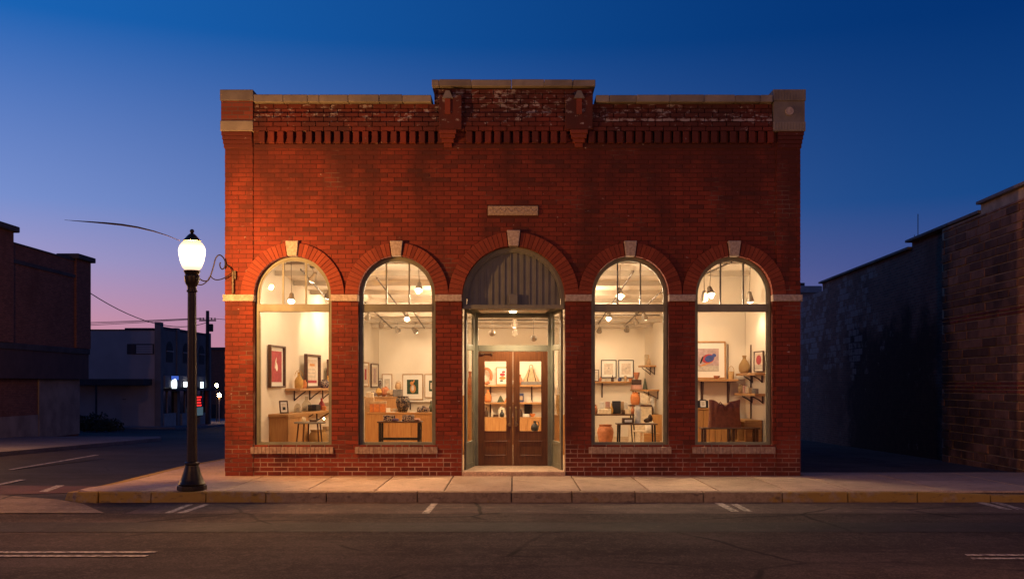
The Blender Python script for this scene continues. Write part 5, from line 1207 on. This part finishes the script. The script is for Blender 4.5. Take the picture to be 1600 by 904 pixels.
for a, b in ((FY+.6, FY+2.7), (FY+4.1, FY+6.4), (FY+8.0, LY1-.6)):
    sw = box(GX-.25, GX-.12, a, b, gz(a)+.9, 1.24).build('shop_window', 'dark_glass', pb)
    pl_ = box(GX-.3, GX+.12, a-.1, b+.1, gz(a)-.4, gz(a)+.95).build('stall_riser', 'block_wall', pb)
    box(GX-.119, GX-.05, (a+b)/2-.06, (a+b)/2+.06, gz(a)+.96, 1.24).build('mullion', 'pale_render', sw)
box(GX-.25, GX-.15, FY+2.85, FY+4.0, gz(FY+3)-.3, 1.24).build('shop_door', 'dark_glass', pb)
def disc_x(x, y, z, r, mat, name, lab, cat, th=.12):
    mb = MB(); mb.prism([(y+r*math.cos(2*math.pi*i/16), z+r*math.sin(2*math.pi*i/16)) for i in range(16)], x, x+th); mb.v = [(v[1], v[0], v[2]) for v in mb.v]; return tag(mb.build(name, mat), lab, cat)
def sgn(name, lab, px, py, w, h, mat, d, x=None):
    X = GX+.25 if x is None else x; dd = abs(X)*F/(800-px) ; z = zd(py, dd); t = thing(name, lab, 'sign', (X, dd-D0, z))
    box(-.04, .04, -w/2, w/2, -h/2, h/2).build('face', mat, t); box(-.06, -.041, -w/2-.05, w/2+.05, -h/2-.05, h/2+.05).build('sign_case', 'dusky_trim', t); return t
disc_x(GX+.20, abs(GX+.2)*F/(800-271)-D0, zd(600, 66), .38, 'sign_white', 'round_sign', 'small round white lit sign on the corner shopfront', 'sign')
sgn('bright_sign', 'bright white lit box sign over the far shopfront', 291, 600, .9, .34, 'sign_glow', 0)
sgn('blue_sign', 'small blue lit sign above the round white sign', 273.5, 590, 1.2, .26, 'sign_blue', 0)
sgn('white_sign', 'small white lit sign beyond the post lamp on the far shopfront', 315.5, 602, .5, .55, 'sign_white', 0)
ns = thing('neon_sign', 'red neon window sign on the far shopfront beside the post lamp', 'sign', (GX+.22, abs(GX+.22)*F/(800-310.5)-D0, zd(626, 72)))
box(-.03, .0, -.75, .75, -.42, .42).build('backing', 'ink_black', ns)
for k in range(4): box(.001, .03, -.6+.12*(k % 2), .55-.1*(k % 3), -.36+.2*k, -.26+.2*k).build('neon_tube', 'neon_red', ns)
sgn('lit_poster', 'pale blue lit poster under the red neon sign', 312, 642, 1.3, .6, 'poster_lit', 0)
# far block closing the street and its chimneyed neighbour
fb = thing('far_dark_block', 'dark flat roofed block closing the end of the side street', 'building')
box(-48, -18, 92, 104, -4, 5.6).build('wall', 'brick_dusky', fb); box(-48.2, -17.8, 91.8, 104.2, 5.601, 5.9).build('roof', 'dusky_trim', fb)
for x in (-33.6, -31.6): box(x-.5, x+.5, 91.95, 92.0, -2.8, -.6).build('shop_window', 'dark_glass', fb)
# utility pole and wires
up = thing('utility_pole', 'tall wooden utility pole with crossarm beside the pale corner building', 'pole', (-22.65, 54, gz(54)))
MB().tube([(0, 0, 0), (0, 0, 8.55)], [.17, .12], 10).build('pole', 'dusky_trim', up)
box(-.62, .62, -.06, .06, 7.78, 7.88).build('crossarm', 'dusky_trim', up)
for x in (-.55, -.3, .3, .55): MB().lathe([(.04, 0), (.06, .05), (.03, .14)], 8, x, 0, 7.9).build('insulator', 'ink_black', up)
MB().lathe([(.14, 0), (.16, .05), (.16, .5), (.13, .56)], 10, .3, -.1, 7.0).build('transformer', 'ink_black', up)
def wire(a, b, sag, lab, r=.02):
    a, b = Vector(a), Vector(b); pts = [a.lerp(b, i/16)-Vector((0, 0, sag*4*(i/16)*(1-i/16))) for i in range(17)]
    tag(MB().tube(pts, r, 5).build('overhead_wire', 'wire'), lab, 'wire', 'overhead wires')
zt = gz(54)+8.0
for k, dx in enumerate((-.55, -.3, .3)): wire((-22.65+dx, 54, zt), (-75, 62+k*3, zt+.3-.28*k), .5, ['upper overhead wire running off behind the dark brick building', 'middle overhead wire running off behind the dark brick building', 'lower overhead wire running off behind the dark brick building'][k])
wire((BX+.05, Y1-.2, zd(455, 47.3)), (-22.65, 54, zt-.3), .9, 'sagging wire from the dark brick building up to the utility pole', .024)
wire((-22.65, 54, zt), (8, 70, zt+.6), .6, 'overhead wire running from the utility pole behind the brick shop')
# far street lights
for k, (px, py, d_) in enumerate(((338.5, 602, 86), (342.5, 617, 80))):
    x = xd(px, d_); z0 = gz(d_-D0); z1 = zd(py, d_)
    t = thing('far_street_light', ['higher small warm street light at the end of the side street', 'lower small warm street light on a pale post at the end of the side street'][k], 'street lamp', (x, d_-D0, z0), 0, 'far street lights')
    MB().tube([(0, 0, 0), (0, 0, z1-z0-.12)], .06, 8).build('post', 'pale_render' if k else 'dusky_trim', t); MB().blob((0, 0, z1-z0), .14, .14, .16, 10, 8).build('globe', 'far_lamp', t, smooth=True)
# shrubs by the far pavement
def shrub(loc, w, h, lab):
    t = thing('shrub', lab, 'shrub', loc, 0, 'dark shrubs across the side street'); mb = MB(); rs = random.Random(int(w*1000))
    for _ in range(700):
        th = rs.uniform(0, 6.28); q = rs.random()**.4; ph = rs.uniform(0, 1)
        lobe = 1+.25*math.sin(3*th+w)
        c = Vector((w*.5*q*math.cos(th)*lobe*math.sqrt(1-ph*ph*.9), w*.4*q*math.sin(th)*math.sqrt(1-ph*ph*.9), h*(.08+.9*ph*q)))
        u = Vector((rs.gauss(0, 1), rs.gauss(0, 1), rs.gauss(0, 1))).normalized(); v = u.orthogonal().normalized(); s = rs.uniform(.05, .10)
        n = len(mb.v); mb.v += [tuple(c-u*s), tuple(c+v*s*.5), tuple(c+u*s), tuple(c-v*s*.5)]; mb.face([n, n+1, n+2, n+3])
    mb.build('foliage', 'leaf', t); MB().tube([(0, 0, -.1), (0, 0, h*.5)], [.06, .02], 6).build('stem', 'dark_brown', t)
pbr('leaf', (.035, .045, .022), (.02, .028, .015), 3, .8)
for px, py, d_, w, h, lab in ((133, 676, 55, 1.5, 1.0, 'dark shrub half hidden by the dark brick building'), (151, 677, 54, 1.7, 1.15, 'largest dark shrub before the pale building'), (172, 677, 55, 1.4, .8, 'low dark shrub beside the awning post')):
    shrub((xd(px, d_), d_-D0, gz(d_-D0)), w, h, lab)

# ---- wall along the alley
def AX(d): return 8.97+.0496*d
def alley_mat(name, a, b, rand):
    t = NT(name); n1 = t.noise(5, 6, None, .65); col = t.mix(t.step(n1, .3, .7), a, b)
    oi = t.n('ObjectInfo'); col = t.mix(t.math('MULTIPLY', oi.outputs['Random'], rand), col, tuple(x*.25 for x in b))
    dirt = t.noise(.7, 6, t.pos((1, 1, .8), (2, 5, 1)), .66); col = t.mix(t.math('MULTIPLY', t.step(dirt, .42, .62), .75), col, (.035, .024, .018))
    t.fin(col, .92, 0, .2); t.bump(t.noise(22, 5), .8, .02)
alley_mat('alley_block', (.44, .22, .125), (.27, .135, .08), .7)
alley_mat('alley_brick', (.42, .12, .065), (.28, .08, .05), .6)
pbr('alley_mortar', (.55, .40, .26), (.34, .24, .16), 4, .95)
pbr('pale_stone', (.34, .31, .29), (.24, .22, .21), 6, .9, bump=.6, bscale=25, rand=.5)
aw = thing('alley_block_building', 'old rough masonry building with stepped parapet beside the alley', 'building')
def alley_mass(d0, d1, ztop, setb, mat, name, th=4.0):
    a, b = AX(d0)+setb, AX(d1)+setb
    return MB().hexa([(a, d0-D0, -.8), (a+th, d0-D0, -.8), (b+th, d1-D0, -.8), (b, d1-D0, -.8), (a, d0-D0, ztop), (a+th, d0-D0, ztop), (b+th, d1-D0, ztop), (b, d1-D0, ztop)]).build(name, mat, aw)
near = alley_mass(17.7, 22.78, 5.34, .03, 'alley_mortar', 'block_wall')
alley_mass(17.7, 20.7, 5.53, .032, 'alley_mortar', 'raised_parapet')
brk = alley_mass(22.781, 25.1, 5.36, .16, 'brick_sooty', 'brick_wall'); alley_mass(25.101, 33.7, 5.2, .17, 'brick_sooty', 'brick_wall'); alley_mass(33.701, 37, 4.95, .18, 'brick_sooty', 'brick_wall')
for d0, d1, z, sb in ((17.65, 20.72, 5.53, 0), (20.73, 25.12, 5.36, .05), (25.13, 29.5, 5.2, .12), (29.51, 33.8, 5.2, .12)):
    a, b = AX(d0)+sb-.07, AX(d1)+sb-.07
    MB().hexa([(a, d0-D0, z+.005), (a+.5, d0-D0, z+.005), (b+.5, d1-D0, z+.005), (b, d1-D0, z+.005), (a, d0-D0, z+.07), (a+.5, d0-D0, z+.07), (b+.5, d1-D0, z+.07), (b, d1-D0, z+.07)]).build('parapet_coping', 'far_concrete', aw, bevel=.01)
ang = math.atan2(1, .0496)
z = -.12; row = 0; cnt = 0; rs = random.Random(11)
while z < 5.3:
    small = row in (9, 10, 11, 19, 20) ; hh = .085 if small else rs.uniform(.155, .205)
    hh = min(hh, 5.33-z)
    if hh < .05: break
    d = 17.75+(.0 if row % 2 else -.25)
    while d < 22.77:
        L = rs.uniform(.46, .74) if not small else rs.uniform(.42, .6)
        a, b = max(d, 17.72), min(d+L, 22.77)
        if b-a > .12:
            pr = rs.uniform(-.006, .014)
            o = MB().box(0, (b-a-.026)*1.0012, 0, .06, 0, hh-.024).build('block' if not small else 'brick', 'alley_block' if not small else 'alley_brick', near, (AX(a)+pr-.0, a-D0, z), ang, bevel=.008)
            # local +x runs along the wall, local +y points away from the alley once mirrored
            o.scale = (1, -1, 1); cnt += 1
        d += L
    z += hh; row += 1
# roof mast and the cream cornice beyond
ms_ = thing('roof_mast', 'thin aerial mast standing on the alley building roof', 'mast', (AX(25.6)+.5, 25.6-D0, 5.2))
MB().tube([(0, 0, 0), (0, 0, 1.0)], .010, 6).build('mast', 'wire', ms_)
for x, h_ in ((-.09, .45), (-.05, .35), (.06, .3)): MB().tube([(x, 0, 0), (x, 0, h_)], .008, 5).build('rod', 'wire', ms_)
cb_ = thing('far_cream_building', 'distant building with cream cornice and chimney stubs beyond the alley', 'building')
x0, x1 = xd(1240, 60), xd(1290, 60)
box(x0, x1, 42, 52, -2, zd(458, 60)).build('wall', 'pale_render', cb_); box(x0-.2, x1-.3, 41.7, 52, zd(458, 60)+.001, zd(447, 60)).build('cornice', 'block_wall', cb_, bevel=.05)
for px in (1256, 1262): box(xd(px, 60)-.12, xd(px, 60)+.12, 43, 43.3, zd(447, 60), zd(439, 60)).build('chimney', 'dusky_trim', cb_)
print('bricks', len(singles), 'alley blocks', cnt)
